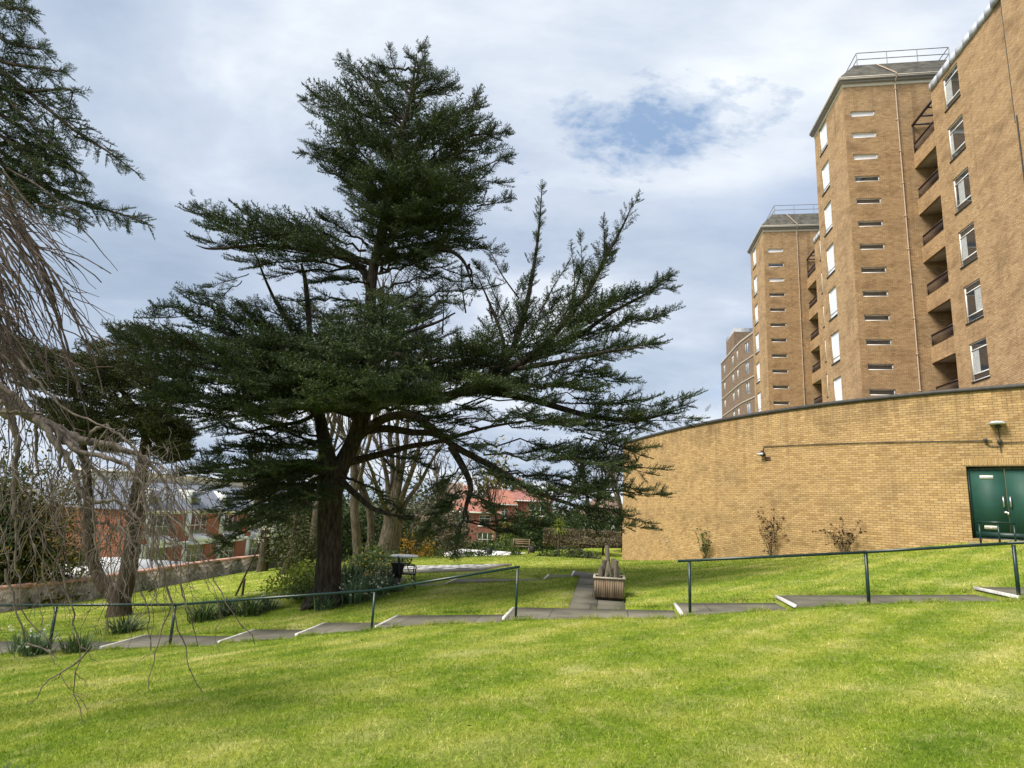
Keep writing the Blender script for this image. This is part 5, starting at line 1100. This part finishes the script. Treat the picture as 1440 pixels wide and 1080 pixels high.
m = MB(); m.add([(-.11, -.11, .341), (.11, -.11, .341), (.11, .11, .341), (-.11, .11, .341), (-.16, -.16, .72), (.16, -.16, .72), (.16, .16, .72), (-.16, .16, .72)], [[0, 3, 2, 1], [0, 1, 5, 4], [1, 2, 6, 5], [2, 3, 7, 6], [3, 0, 4, 7]]); m.box(-.18, .18, -.18, .18, .72, .76); m.build("bin_body", M["blackpot"], o)
p = on(545, 812, 20.0); o = empty("planter_trough", p, .1, "dark trough of small white flowers left of the bin", "planter")
m = MB(); m.box(-.28, .28, -.16, .16, -.05, .38); m.build("trough", M["blackpot"], o); m = MB(); leaves(m, (0, 0, .42), (.34, .2, .22), 260, .05, 12, .6); m.build("plants", M["leaf_mid"], o); m = MB(); leaves(m, (0, -.05, .46), (.34, .22, .16), 46, .03, 9); m.build("flowers", M["whiteflower"], o)
# wooden planter box with logs on the little path
c = uv3(14.72, .0); zt = -.385 + (14.7 - 13.1) * .036
pl = empty("wooden_planter", (*c[:2], zt + .004), -YAWU, "square weathered timber planter standing on the paved side path", "planter")
m = MB(); w = .315
for k in range(13):
    a = -w + k * (2 * w) / 13
    for s in (-1, 1):
        m.box(a + .003, a + 2 * w / 13 - .003, s * w - .012, s * w + .012, .05, .44); m.box(s * w - .012, s * w + .012, a + .003, a + 2 * w / 13 - .003, .05, .44)
m.build("slat_sides", M["wood"], pl)
m = MB(); r = w + .035
for a in ((-r, r, -r, -w + .02), (-r, r, w - .02, r), (-r, -w + .02, -w + .021, w - .021), (w - .02, r, -w + .021, w - .021)): m.box(*a, .442, .475)
m.build("top_frame", M["cream"] if False else M["woodpale"], pl)
m = MB(); m.box(-w + .02, w - .02, -w + .02, w - .02, .0, .40); m.build("soil", M["soil"], pl)
lg = empty("log_pile", (*c[:2], zt + .40), -YAWU, "old upright logs packed inside the timber planter, one taller post", "logs")
for k, (x, y, r, h) in enumerate([(-.17, -.12, .045, .30), (-.07, -.16, .05, .40), (.04, -.17, .042, .33), (.14, -.12, .058, .44), (-.10, .0, .06, .42), (.09, .02, .05, .46), (0, .02, .055, .74), (-.2, .03, .04, .24), (.2, .04, .045, .30)]):
    m = MB(); tl_ = rng.normal(size=2) * .03; m.tube([(x, y, 0), (x + tl_[0] * .5, y + tl_[1] * .5, h * .5), (x + tl_[0], y + tl_[1], h)], [r, r * rng.uniform(.88, 1.05), r * rng.uniform(.85, 1.0)], 9); m.build("log", M["woodlog"], lg)
o = strap_clump("tuft of grassy leaves growing around the logs in the timber planter", "plant", 852, 820, 14.7, .62, .36, 150, "strap", None); o.location = (*c[:2], zt + .44)
m = MB()
for k in range(9): m.lathe([(0, -.05), (.05, -.02), (.06, .02), (0, .05)], (rng.uniform(-.22, .22), -.24 + rng.normal() * .02, .42), 7)
m.build("stones", M["slab"], pl)
# bed at the cedar's foot and clumps on the lawn
GD = "spiky leaf clumps in the lawn"
for px, py, Y, w, h, n, mt, fl, lab in [(455, 855, 16.9, .9, .55, 130, "strap", None, "strap-leaf clump against the front of the big cedar trunk"), (500, 842, 17.6, 1.5, .75, 260, "strap", "whiteflower", "grey-green daffodil clump just right of the big cedar trunk"), (525, 832, 18.3, 1.5, .75, 260, "strap", None, "daffodil clump in the middle of the bed right of the cedar trunk"), (548, 828, 18.6, 1.2, .65, 180, "strap", "whiteflower", "daffodil clump at the right end of the bed near the bin"),
        (490, 818, 20.0, 1.8, 1.0, 260, "strapdark", None, "tall dark iris clump behind the cedar trunk"), (515, 812, 21.5, 1.8, .9, 220, "strapdark", "yellow", "dark leaf clump with yellow flowers behind the bed"), (535, 808, 22.0, 1.4, .7, 160, "strap", "yellow", "yellow-flowered clump beside the trough"),
        (288, 866, 16.8, 1.2, .60, 210, "strapdark", None, "dark clump directly behind the handrail's leaning post"), (318, 862, 17.3, 1.0, .58, 170, "strapdark", None, "dark clump second along behind the handrail"), (352, 864, 17.0, 1.2, .60, 200, "strapdark", None, "dark clump third along behind the handrail"), (376, 858, 17.6, .9, .5, 130, "strapdark", "whiteflower", "small flowering clump nearest the cedar behind the handrail"),
        (174, 890, 16.0, 1.25, .52, 230, "strapdark", None, "rounded clump in front of the V-forked cedar"), (48, 915, 13.3, .9, .62, 170, "strap", "whiteflower", "pale clump beside the far left rail post"), (32, 905, 13.9, .7, .55, 110, "strap", None, "leaf clump cut by the left picture edge by the rail"), (112, 912, 13.4, .9, .5, 150, "strapdark", None, "dark clump at the lowest step of the path"), (0, 1050, 4.6, .5, .22, 90, "strapdark", None, "low clump in the lawn corner nearest the viewer")]:
    strap_clump(lab, "plant", px, py, Y, w, h, n, mt, GD, fl)
shrub("lime_shrub", "bright lime-green bush left of the big cedar trunk", "shrub", "leaf_lime", 428, 815, 24, 2.4, 1.2, 1500, .07, "bushes around the cedar's foot", 14)
shrub("lime_shrub", "pale variegated bush in front of the lime-green bush", "shrub", "leaf_lime", 415, 828, 20, 1.7, .8, 1100, .06, "bushes around the cedar's foot", 14)
shrub("lime_shrub", "loose green bush touching the left of the cedar trunk", "shrub", "leaf_mid", 436, 836, 18.6, 1.2, .8, 800, .05, "bushes around the cedar's foot", 12)
shrub("flower_shrub", "low bush with orange-yellow blooms in the bed behind the bin", "shrub", "yellow", 526, 806, 21.0, .9, .5, 240, .05, "bushes around the cedar's foot", 10)
shrub("evergreen_shrub", "round dark bush in the bed behind the tall irises", "shrub", "leaf_mid", 515, 800, 26, 2.6, 1.1, 1400, .08, "bushes around the cedar's foot", 14)
shrub("evergreen_shrub", "dark leafy bush in the bed left of the trough", "shrub", "leaf_dark", 535, 798, 28, 2.4, 1.1, 1300, .08, "bushes around the cedar's foot", 14)
shrub("dead_shrub", "tiny dark bush at the foot of the stone wall", "shrub", "leaf_dark", 210, 836, 30, .9, .7, 300, .05, None, 8)
# staked sapling
p = on(330, 836, 25.5); o = empty("sapling", p, 0, "thin leaning sapling with pale blossom in front of the stone wall", "tree"); T = MB(); bend_tube(T, (0, 0, -.1), (.62, 0, 1.6), .045, .03, .02, 7, .02, 6); T.tube([(.62, 0, 1.6), (.8, 0, 2.4), (.85, .05, 2.9)], [.03, .02, .01], 6); B = MB(); F = MB()
for k in range(14):
    e = np.array([.75 + rng.normal() * .45, rng.normal() * .4, rng.uniform(2.0, 3.2)]); bend_tube(B, (.72, 0, rng.uniform(1.7, 2.5)), e, .012, .004, .06, 5, .05, 4); leaves(F, e, (.22, .22, .2), 16, .045, 4)
T.build("trunk", M["barkdark"], o, True); B.build("branches", M["barkdark"], o); F.build("blossom", M["whiteflower"], o)
p = on(341, 835, 25.3); o = empty("tree_stake", p, 0, "short dark wooden stake beside the leaning sapling", "stake"); m = MB(); m.beam((0, 0, -.2), (.01, 0, .62), .07, .07, (0, 1, 0)); m.build("stake", M["barkdark"], o)
# three shrubs trained on the curved wall
for px, w, h, mt, lab, n in [(996, 1.0, 1.25, "leaf_mid", "small green climber against the curved brick wall, farthest from the door", 210), (1089, 1.25, 1.65, "leaf_red", "tall bronze-leaved climber in the middle of the curved brick wall", 190), (1190, 1.25, 1.05, "leaf_red", "low bronze-leaved climber on the curved wall nearest the green door", 130)]:
    s = find_s(px, 775); pw, t, nn = wc(s, .18); z = gz(*pw); o = empty("wall_shrub", (*pw, z), math.atan2(t[1], t[0]), lab, "climber", "climbers along the curved wall"); T = MB(); F = MB()
    for k in range(7):
        e = np.array([(k - 3) / 6 * w * rng.uniform(.8, 1.25), rng.uniform(-.12, .10), h * rng.uniform(.55, 1.0)]); pts = bend_tube(T, (rng.normal() * .06, 0, -.1), e, .014, .005, .03, 8, .07, 5)
        for q in pts[3:]:
            m_ = max(2, int(n / 40)); leaves(F, q, (.16, .08, .15), m_, .055, 4)
            if rng.random() < .5: e2 = q + rng.normal(size=3) * [.22, .06, .18]; bend_tube(T, q, e2, .006, .003, 0, 4, .05, 4); leaves(F, e2, (.10, .06, .10), m_ + 2, .055, 3)
    T.build("stems", M["barkdark"], o, True); F.build("foliage", M[mt], o)
# dark golden conifers at the left edge
shrub("yew_tree", "wide golden-tipped yew standing at the left edge above the wall", "conifer", "needle_gold", 28, 846, 27, 4.2, 6.4, 14000, .10, None, 60, 5, None, .22)
shrub("yew_tree", "dark green yew behind the golden-tipped yew", "conifer", "leaf_dark", -20, 846, 26, 4.0, 6.4, 9000, .11, None, 40, 5, None, .25)
shrub("evergreen_shrub", "dark round evergreen between the yew and the red brick flats", "bush", "leaf_dark", 104, 838, 33, 1.7, 2.5, 1800, .11, None, 18)

# ---------------------------------------------------------------- stone garden wall and what lies beyond it
WV = -22.3
sw = empty("stone_wall", (0, 0, 0), -YAWU, "long rubble stone garden wall with terracotta capping at the foot of the lawn", "wall")
m = MB(); cp_ = MB()
us = np.arange(10, 62, 2.)
for a, b in zip(us[:-1], us[1:]):
    pa, pb = uv3(a, WV), uv3(b, WV); za, zb = gz(pa[0] + .3, pa[1]), gz(pb[0] + .3, pb[1]); ta, tb = za + .80, zb + .80
    lo = [(WV - .2, a, za - 1.5), (WV + .2, a, za - 1.5), (WV + .2, b, zb - 1.5), (WV - .2, b, zb - 1.5)]; hi = [(WV - .2, a, ta), (WV + .2, a, ta), (WV + .2, b, tb), (WV - .2, b, tb)]
    m.add(lo + hi, [[1, 2, 6, 5], [3, 0, 4, 7], [4, 5, 6, 7], [0, 1, 5, 4], [2, 3, 7, 6]])
    lo = [(WV - .25, a, ta + .004), (WV + .25, a, ta + .004), (WV + .25, b, tb + .004), (WV - .25, b, tb + .004)]; hi = [(x, y, z + .10) for x, y, z in lo]
    cp_.add(lo + hi, [[1, 2, 6, 5], [3, 0, 4, 7], [4, 5, 6, 7], [0, 1, 5, 4], [2, 3, 7, 6]])
m.build("stonework", M["stone"], sw); cp_.build("capping", M["cap"], sw)
# low white building
lw = empty("white_annexe", (*at(40, 822, 29.5)[:2], -4.6), -YAWU, "low flat-roofed white annexe just beyond the stone wall", "building")
m = MB(); m.box(-2.5, 2.2, -3.5, 7.5, -1, 1.75); m.build("walls", M["cream"], lw); m = MB(); m.box(-2.8, 2.5, -3.8, 7.8, 1.75, 2.25); m.build("roof_fascia", M["white"], lw)
for k in range(4):
    fo, g, P = win_unit(lw, (2.21, -2.8 + 2.6 * k + 1.5, .55), (0, 1), 1.5, 1.0, "double"); g.build("pane", M["glass"], fo)
# red brick flats on the left
fb = empty("brick_flats", (*uv3(46, -38.2)[:2], -8.4), -YAWU + .03, "red brick flats with white balconies and a grey mansard roof beyond the stone wall", "building")
Lb = 44.; m = MB(); hs = []; bays = []
for k in range(8):
    y = 1.0 + k * 5.4
    for f in range(3): hs.append((y + 1.5, y + 4.1, .55 + 2.75 * f, 2.35 + 2.75 * f)); 
wall(m, (0, 0), (0, Lb), -2, 8.3, hs, .12); wall(m, (-11, 0), (0, 0), -2, 8.3); wall(m, (0, Lb), (-11, Lb), -2, 8.3); m.build("brick_wall", M["brick_red"], fb)
for j, (a, b, c_, e_) in enumerate(hs):
    fo, g, P = win_unit(fb, (-.11, a, c_), (0, 1), b - a, e_ - c_, "triple", "balcony_window"); g.build("pane", M["glass"], fo)
    s = MB(); s.box(.004, .06, a - .75, a - .02, c_ - .1, e_ + .1); s.box(.004, .055, a - .02, b + .1, c_ - .62, c_ - .02); s.build("side_panel", M["white"], fo)
m = MB()
for f in range(3):
    z = 2.72 + 2.75 * f - .30
    if f < 2:
        for k in range(8): y = 1.0 + k * 5.4; m.box(.002, .75, y + 1.3, y + 4.4, z, z + .18); m.box(.70, .75, y + 1.3, y + 4.4, z + .18, z + .75)
    m.box(.003, .05, 0, Lb, z + .02, z + .32)
m.build("balcony_bands", M["white"], fb)
m = MB(); m.add([(.25, -.3, 8.3), (.25, Lb + .3, 8.3), (-2.2, Lb - .8, 10.6), (-2.2, .8, 10.6), (-11.2, -.3, 8.3), (-11.2, Lb + .3, 8.3), (-9, Lb - .8, 10.6), (-9, .8, 10.6)], [[0, 1, 2, 3], [1, 5, 6, 2], [5, 4, 7, 6], [4, 0, 3, 7], [3, 2, 6, 7]]); m.build("mansard_roof", M["slate_blue"], fb)
m = MB(); m.box(-8, -3.2, 3, Lb - 5, 10.6, 11.35); m.box(-8.4, -2.9, 2.6, Lb - 4.6, 11.351, 11.5); m.build("penthouse", M["cream"], fb)
for k in range(7):
    y = 2.2 + k * 5.6; m = MB(); m.box(-1.6, -.25, y, y + 1.7, 8.5, 10.1); d_ = m.build("dormer", M["white"], fb); m = MB(); m.box(-.26, -.22, y + .15, y + 1.55, 8.75, 9.95); m.build("pane", M["glass"], d_)
# red houses behind the back garden
def house(label, px, py, Y, w, d, he, hr, rot, wallm, roofm, wins, chim=True, hip=0.25, z0=None):
    p = at(px, py, Y); g = gz(p[0], p[1]) if z0 is None else z0; o = empty("house", (p[0], p[1], g), rot, label, "house")
    m = MB(); x0, x1 = -w / 2, w / 2; hs = [(a + w / 2, a + ww + w / 2, b, b + hh) for a, b, ww, hh in wins]
    wall(m, (x0, 0), (x1, 0), -1, he, hs, .1); wall(m, (x1, 0), (x1, d), -1, he); wall(m, (x0, d), (x0, 0), -1, he); m.build("wall", M[wallm], o)
    r = MB(); hx = w * hip; e = .35
    v = [(x0 - e, -e, he - .1), (x1 + e, -e, he - .1), (x1 + e, d + e, he - .1), (x0 - e, d + e, he - .1), (x0 + hx, d / 2, he + hr), (x1 - hx, d / 2, he + hr)]
    r.add(v, [[0, 1, 5, 4], [2, 3, 4, 5]]); r.tri(v[1], v[2], v[5]); r.tri(v[3], v[0], v[4]); ro = r.build("roof", M[roofm], o)
    m = MB(); m.box(x0 - e, x1 + e, -e - .02, -e + .12, he - .28, he - .1); m.build("eaves_board", M["white"], o)
    for a, b, c_, f in hs:
        fo, gl, P = win_unit(o, (x0 + a, .09, c_), (1, 0), b - a, f - c_, "triple" if b - a > 1.6 else "double"); gl.build("pane", M["glass"], fo)
        s = MB(); s.box(x0 + a - .1, x0 + b + .1, -.08, .08, c_ - .18, c_ - .003); s.build("sill", M["white"], fo)
    if chim:
        m = MB(); cx = x0 + hx + .3; m.box(cx - .5, cx + .5, d / 2 - .35, d / 2 + .35, he + hr * .4, he + hr + 1.3); c_ = m.build("chimney", M["brick_red"], ro); m = MB(); m.lathe([(.12, 0), (.14, .5), (0, .5)], (cx - .2, d / 2, he + hr + 1.3), 8); m.lathe([(.12, 0), (.14, .5), (0, .5)], (cx + .2, d / 2, he + hr + 1.3), 8); m.build("chimney_pot", M["tile"], c_)
    return o
house("red brick house with white windows and a clay-red roof seen below the cedar boughs", 737, 720, 96, 7.4, 8, 7.2, 1.7, -.15, "brick_house", "tile2", [(-2.4, 5.0, 1.4, 1.6), (.8, 4.9, 2.5, 1.6), (.6, 1.4, 2.4, 1.6), (-2.6, 1.4, 1.6, 1.6)], z0=-4.6)
house("red house with an orange hipped roof and white bay windows, left of the clay-red roof", 664, 730, 84, 7.2, 9, 4.9, 1.7, .05, "brick_house", "tile", [(-2.9, 3.1, 2.1, 1.4), (.9, 3.1, 1.5, 1.3), (-2.9, .5, 2.2, 1.7), (.8, .5, 2.0, 1.7)], hip=.3, z0=-4.2)
house("orange-roofed gable wing with one small white window between the two red houses", 702, 722, 92, 4.6, 6, 5.1, 2.0, .0, "brick_red", "tile", [(.2, 3.0, 1.1, 1.3)], chim=False, hip=.18, z0=-3.2)
house("brown-roofed house half hidden by the grey-green cypress", 632, 722, 98, 7, 8, 5.6, 3.4, .1, "brick_dark", "tile3", [(-1.2, 3.3, 1.3, 1.5), (1.2, .9, 1.8, 1.5)], chim=False, z0=-4.2)
house("small orange-roofed house right of the red houses", 781, 725, 110, 7, 8, 4.8, 2.6, -.1, "cream", "tile", [(-2, 2.4, 1.5, 1.4), (1, 2.4, 1.5, 1.4)], chim=False, z0=-3.4) if False else None
house("white house glimpsed between the far hedge and the bare tree", 857, 745, 82, 6.0, 7, 4.4, 2.2, 0, "white", "tile3", [(-2.2, 2.1, 1.6, 1.4), (.6, 2.1, 1.6, 1.4)], chim=False, z0=-3.4)
# third block: drab brick with pale bands
DB = empty("banded_block", (0, 0, 0), 0, "distant drab brick block with pale floor bands and a rooftop box", "building")
zt = float(at(1041, 479, 86)[2]); fr = lambda x, y: (CAM + ray(x, y) * ((zt - ZC) / ray(x, y)[2]))[:2]
r0, r1, r2, l0 = fr(1068, 459), fr(1041.5, 479), fr(1035, 485.5), fr(1014, 510)
def facet(p0, p1, wins, uvo):     # p0 left, p1 right as seen
    m = MB(); L = np.linalg.norm(p1 - p0); hs = []
    for t, w in wins:
        for k in range(6): z = zt - 2.45 - 2.85 * k; hs.append((t * L - w / 2, t * L + w / 2, z, z + 1.6))
    wall(m, p0, p1, -4, zt, hs, .12, uvo); m.build("wall", M["brick_dark"], DB); d = (p1 - p0) / L
    for a, b, c_, e_ in hs:
        n = np.array([d[1], -d[0]]); o_ = p0 + d * a - n * .1; fo, g, P = win_unit(DB, (*o_, c_), d, b - a, e_ - c_, "double"); g.build("pane", M["skyglass"], fo)
    m = MB(); n3 = np.array([d[1], -d[0]])
    for k in range(7):
        z = zt - .02 - 2.85 * k - (.35 if k else 0); h = .35 if k == 0 else .22; a, b = p0 + n3 * .05, p1 + n3 * .05
        m.add([(*a, z - h), (*b, z - h), (*b, z), (*a, z), (*(a - n3 * .06), z), (*(b - n3 * .06), z), (*(a - n3 * .06), z - h), (*(b - n3 * .06), z - h)], [[0, 1, 2, 3], [3, 2, 5, 4], [1, 0, 6, 7]])
    m.build("floor_band", M["concrete"], DB)
facet(r1, r0, [(.33, 1.5)], 0); facet(r2, r1, [(.2, .9)], 3); facet(l0, r2, [(.22, 1.3), (.78, 1.3)], 9)
back_ = l0 + np.array([16., 9.])
m = MB(); wall(m, back_, l0, -4, zt); m.build("wall", M["brick_dark"], DB)
m = MB(); P4 = [l0, r2, r1, r0, r0 + np.array([6, 10.])]; c_ = np.mean(P4, axis=0)
for a, b in zip(P4, P4[1:] + P4[:1]): m.add([(*a, zt - .1), (*b, zt - .1), (*c_, zt - .1)], [[0, 1, 2]])
m.build("flat_roof", M["coping"], DB)
z2 = zt + 3.4; fr2 = lambda x, y: (CAM + ray(x, y) * ((z2 - ZC) / ray(x, y)[2]))[:2]
a, b, c_ = fr2(1021, 477), fr2(1032, 461), fr2(1062, 461.5)
m = MB(); wall(m, a, b, zt - .2, z2 - .6); wall(m, b, c_, zt - .2, z2 - .6); m.build("rooftop_box", M["brick_dark"], DB)
m = MB(); m.prism([tuple(a), tuple(b), tuple(c_), tuple(c_ + (a - b))], z2 - .6, z2); m.build("rooftop_fascia", M["flash"], DB)
# far treeline along the horizon
tl = MB()
for k in range(150):
    x = rng.uniform(-45, 120); y = rng.uniform(128, 190)
    h = rng.uniform(4.0, 7.5) if -60 < x < 70 else rng.uniform(6, 9)
    leaves(tl, (x, y, -4.4), (rng.uniform(4, 8), 4, h), 260, .55, 10, .3)
tag(tl.build("treeline", M["leaf_grey"]), "far hazy treeline beyond the houses", "treeline", None, "stuff")

def rebase(root, off):      # put the Empty at the foot of its thing without moving the thing
    c, n = math.cos(root.rotation_euler[2]), math.sin(root.rotation_euler[2]); l = root.location
    root.location = (l[0] + c * off[0] - n * off[1], l[1] + n * off[0] + c * off[1], l[2] + off[2])
    for ch in root.children: ch.location = (-off[0], -off[1], -off[2])
rebase(blk, (17., 38., 0.)); rebase(sw, (WV, 35., gz(*uv3(35., WV)[:2]))); _m = (l0 + r0) / 2; rebase(DB, (_m[0], _m[1], -4.))

# ---------------------------------------------------------------- lawn grass blades
def blades(n, ulo, uhi, vlo, vhi, hgt, wid, fan=True):
    u = rng.uniform(ulo, uhi, n); v = rng.uniform(vlo, vhi, n)
    x = u * U[0] + v * V[0]; y = u * U[1] + v * V[1]
    px = x / np.maximum(y, .1); ok = (abs(px) < .98) & (y > 2.6)
    ok &= ~((u > 11.84) & (u < 13.16) & (v > -15)) & ~((u > 13.1) & (u < 18.4) & (v > -.86) & (v < .38)) & ~((u > 18.24) & (u < 19.58) & (v > -9.6) & (v < .45)) & ~((abs(u - 25) < 2.4) & (abs(v + 6.7) < 2.4)) & (v > WV + .3)
    wx = np.interp(y, WALLC[:, 1], WALLC[:, 0]); ok &= (x < wx - .05) | (y < 14.4)
    x, y = x[ok], y[ok]; n = len(x); z = ground_z(x, y)
    b = np.stack([x, y, z - .004], -1); d = norm(np.stack([rng.normal(size=n), rng.normal(size=n), np.abs(rng.normal(size=n)) * .9 + .55], -1)); s = norm(np.cross(d, rng.normal(size=(n, 3)))) * wid * rng.uniform(.6, 1.2, (n, 1)) / 2
    t = b + d * hgt * rng.uniform(.5, 1.25, (n, 1)); q = np.stack([b - s, b + s, t], 1).reshape(-1, 3)
    return q
G = MB()
for a in [(170000, 2.6, 6.2, -7, 7, .046, .0062), (260000, 6.0, 12.2, -13, 13, .046, .0085), (150000, 12.2, 20, -20, 15, .055, .015), (120000, 20, 46, -22.3, 10, .06, .028)]:
    q = blades(*a); G.add(q, np.arange(len(q)).reshape(-1, 3))
def edge(n, ulo, uhi, vlo, vhi, h, w):
    u = rng.uniform(ulo, uhi, n); v = rng.uniform(vlo, vhi, n); p = U * u[:, None] + V * v[:, None]; p[:, 2] = ground_z(p[:, 0], p[:, 1]) - .01
    d = norm(np.stack([rng.normal(size=n), rng.normal(size=n), np.abs(rng.normal(size=n)) + .7], -1)); q = norm(np.cross(d, rng.normal(size=(n, 3)))) * w * rng.uniform(.6, 1.2, (n, 1)) / 2; hh = h * rng.uniform(.4, 1.3, (n, 1)) * (.6 + .8 * (np.sin(v * 3.1) * np.sin(v * 7.7 + 1) > .1))[:, None]
    q = np.stack([p - q, p + q, p + d * hh], 1).reshape(-1, 3); G.add(q, np.arange(len(q)).reshape(-1, 3))
edge(16000, 11.76, 11.875, -15, 9.5, .085, .010); edge(12000, 13.125, 13.26, -15, 9.5, .085, .010); edge(3000, 13.2, 18.3, -.93, -.80, .07, .009); edge(3000, 13.2, 18.3, .33, .45, .07, .009); edge(4000, 18.18, 18.3, -9.5, .4, .08, .012)
tag(G.build("grass", M["blade"]), "short mown lawn grass", "grass", None, "stuff")
# fallen bits on the lawn: daisies / petals
m = MB(); n = 45; u = rng.uniform(4, 26, n); v = rng.uniform(-9, 8, n); x = u * U[0] + v * V[0]; y = u * U[1] + v * V[1]; z = ground_z(x, y) + .045
for a, b, c_ in zip(x, y, z): r = rng.uniform(.006, .011); m.add([(a - r, b, c_), (a, b - r, c_ + .004), (a + r, b, c_), (a, b + r, c_ + .004)], [[0, 1, 2, 3]])
tag(m.build("daisies", M["whiteflower"]), "scattered tiny white daisies in the lawn", "daisies", None, "stuff")

m = MB(); n = 260; u = rng.uniform(2.9, 18, n); v = rng.uniform(-9, 8, n); x = u * U[0] + v * V[0]; y = u * U[1] + v * V[1]; z = ground_z(x, y) + rng.uniform(.02, .045, n)
d = norm(np.stack([rng.normal(size=n), rng.normal(size=n), rng.normal(size=n) * .3], -1)) * rng.uniform(.008, .022, (n, 1)); e = norm(np.cross(d, rng.normal(size=(n, 3)))) * .006; p = np.stack([x, y, z], -1)
m.add(np.stack([p - d, p + e, p + d, p - e], 1).reshape(-1, 3), np.arange(n * 4).reshape(-1, 4)); tag(m.build("leaf_litter", M["leaf_brown"]), "tiny brown leaf litter lying in the lawn", "litter", None, "stuff")

# ---------------------------------------------------------------- sky and sun
W = bpy.data.worlds.new("World"); S.world = W; W.use_nodes = True; nt = W.node_tree; bg = nt.nodes["Background"]
SUN_EL, SUN_AZ = R(52), R(-116)         # azimuth from +Y towards +X : behind-left of the camera
sky = nt.nodes.new("ShaderNodeTexSky"); sky.sky_type = 'NISHITA'; sky.sun_disc = False; sky.sun_elevation = SUN_EL; sky.sun_rotation = SUN_AZ
sky.air_density = 1.0; sky.dust_density = 1.5; sky.ozone_density = 1.2
tc = nt.nodes.new("ShaderNodeTexCoord"); sep = nt.nodes.new("ShaderNodeSeparateXYZ"); nt.links.new(tc.outputs["Generated"], sep.inputs[0])
def wm(op, a, b=0.):
    n = nt.nodes.new("ShaderNodeMath"); n.operation = op
    for k, v in ((0, a), (1, b)):
        if hasattr(v, "is_output"): nt.links.new(v, n.inputs[k])
        else: n.inputs[k].default_value = v
    return n.outputs[0]
zz = wm("ADD", wm("MAXIMUM", sep.outputs[2], 0.), .22)
cx, cy = wm("DIVIDE", sep.outputs[0], zz), wm("DIVIDE", sep.outputs[1], zz)
cmb = nt.nodes.new("ShaderNodeCombineXYZ"); nt.links.new(cx, cmb.inputs[0]); nt.links.new(cy, cmb.inputs[1])
def wn(scale, detail, rough, off, dist=.0):
    mp = nt.nodes.new("ShaderNodeMapping"); mp.inputs["Location"].default_value = off; mp.inputs["Rotation"].default_value = (0, 0, R(-25)); mp.inputs["Scale"].default_value = (1, 1.35, 1); nt.links.new(cmb.outputs[0], mp.inputs[0])
    n = nt.nodes.new("ShaderNodeTexNoise"); n.inputs["Scale"].default_value = scale; n.inputs["Detail"].default_value = detail; n.inputs["Roughness"].default_value = rough; n.inputs["Distortion"].default_value = dist; nt.links.new(mp.outputs[0], n.inputs["Vector"]); return n.outputs["Fac"]
def wr(fac, stops):
    n = nt.nodes.new("ShaderNodeValToRGB"); el = n.color_ramp.elements
    while len(el) < len(stops): el.new(.5)
    for e, (p, c) in zip(el, stops): e.position = p; e.color = (*c, 1)
    nt.links.new(fac, n.inputs[0]); return n.outputs[0]
def wmix(fac, a, b, typ="MIX"):
    n = nt.nodes.new("ShaderNodeMix"); n.data_type = "RGBA"; n.blend_type = typ
    for s_, v in ((n.inputs[0], fac), (n.inputs[6], a), (n.inputs[7], b)):
        if hasattr(v, "is_output"): nt.links.new(v, s_)
        else: s_.default_value = v if not isinstance(v, tuple) else (*v, 1)
    return n.outputs[2]
n1 = wn(.85, 7, .56, (3.1, 1.7, 0), .3); n2 = wn(.45, 5, .5, (7.3, 2.2, 4)); n3 = wn(2.4, 7, .6, (1.2, 8.8, 2), .12)
cl = wr(n1, [(.33, (2.15, 2.65, 3.35)), (.43, (2.6, 3.05, 3.75)), (.52, (3.15, 3.55, 4.2)), (.60, (4.2, 4.5, 4.85)), (.70, (5.2, 5.3, 5.4))])
cl = wmix(.6, cl, wr(n3, [(.33, (.80, .83, .88)), (.67, (1.16, 1.13, 1.09))]), "MULTIPLY")
cover = wr(n2, [(.34, (.45, .45, .45)), (.42, (.98, .98, .98))])
d0 = ray(922, 192); d0 = d0 / np.linalg.norm(d0)      # the one clear gap in the cloud
vs = nt.nodes.new("ShaderNodeVectorMath"); vs.operation = "SUBTRACT"; nt.links.new(tc.outputs["Generated"], vs.inputs[0]); vs.inputs[1].default_value = tuple(d0)
vm = nt.nodes.new("ShaderNodeVectorMath"); vm.operation = "MULTIPLY"; nt.links.new(vs.outputs[0], vm.inputs[0]); vm.inputs[1].default_value = (1, 1, 3.0)
vl = nt.nodes.new("ShaderNodeVectorMath"); vl.operation = "LENGTH"; nt.links.new(vm.outputs[0], vl.inputs[0])
n4 = wn(5.0, 8, .64, (5.5, .3, 1), .15)
gap = wr(wm("ADD", vl.outputs["Value"], wm("ADD", .05, wm("MULTIPLY", wm("SUBTRACT", n4, .5), 1.35))), [(.0, (.78, .78, .78)), (.08, (.42, .42, .42)), (.20, (0, 0, 0))])
cl = wmix(gap, cl, (1.0, 1.75, 3.0))
fin = wmix(cover, sky.outputs[0], cl)
nt.links.new(fin, bg.inputs[0]); bg.inputs[1].default_value = .1
sl = bpy.data.lights.new("sun", "SUN"); sl.energy = 2.6; sl.angle = R(26); sl.color = (1, .93, .82); so = bpy.data.objects.new("sun", sl); COL.objects.link(so)
sd = np.array([math.sin(SUN_AZ) * math.cos(SUN_EL), math.cos(SUN_AZ) * math.cos(SUN_EL), math.sin(SUN_EL)])
from mathutils import Vector
so.rotation_euler = Vector(sd).to_track_quat('Z', 'Y').to_euler(); so.location = (0, 0, 60)
S.view_settings.view_transform = 'Standard'; S.view_settings.look = 'None'; S.view_settings.gamma = 1; S.view_settings.exposure = 1.08
S.render.engine = 'CYCLES'; S.cycles.use_denoising = True
S.cycles.max_bounces = 6; S.cycles.transparent_max_bounces = 6
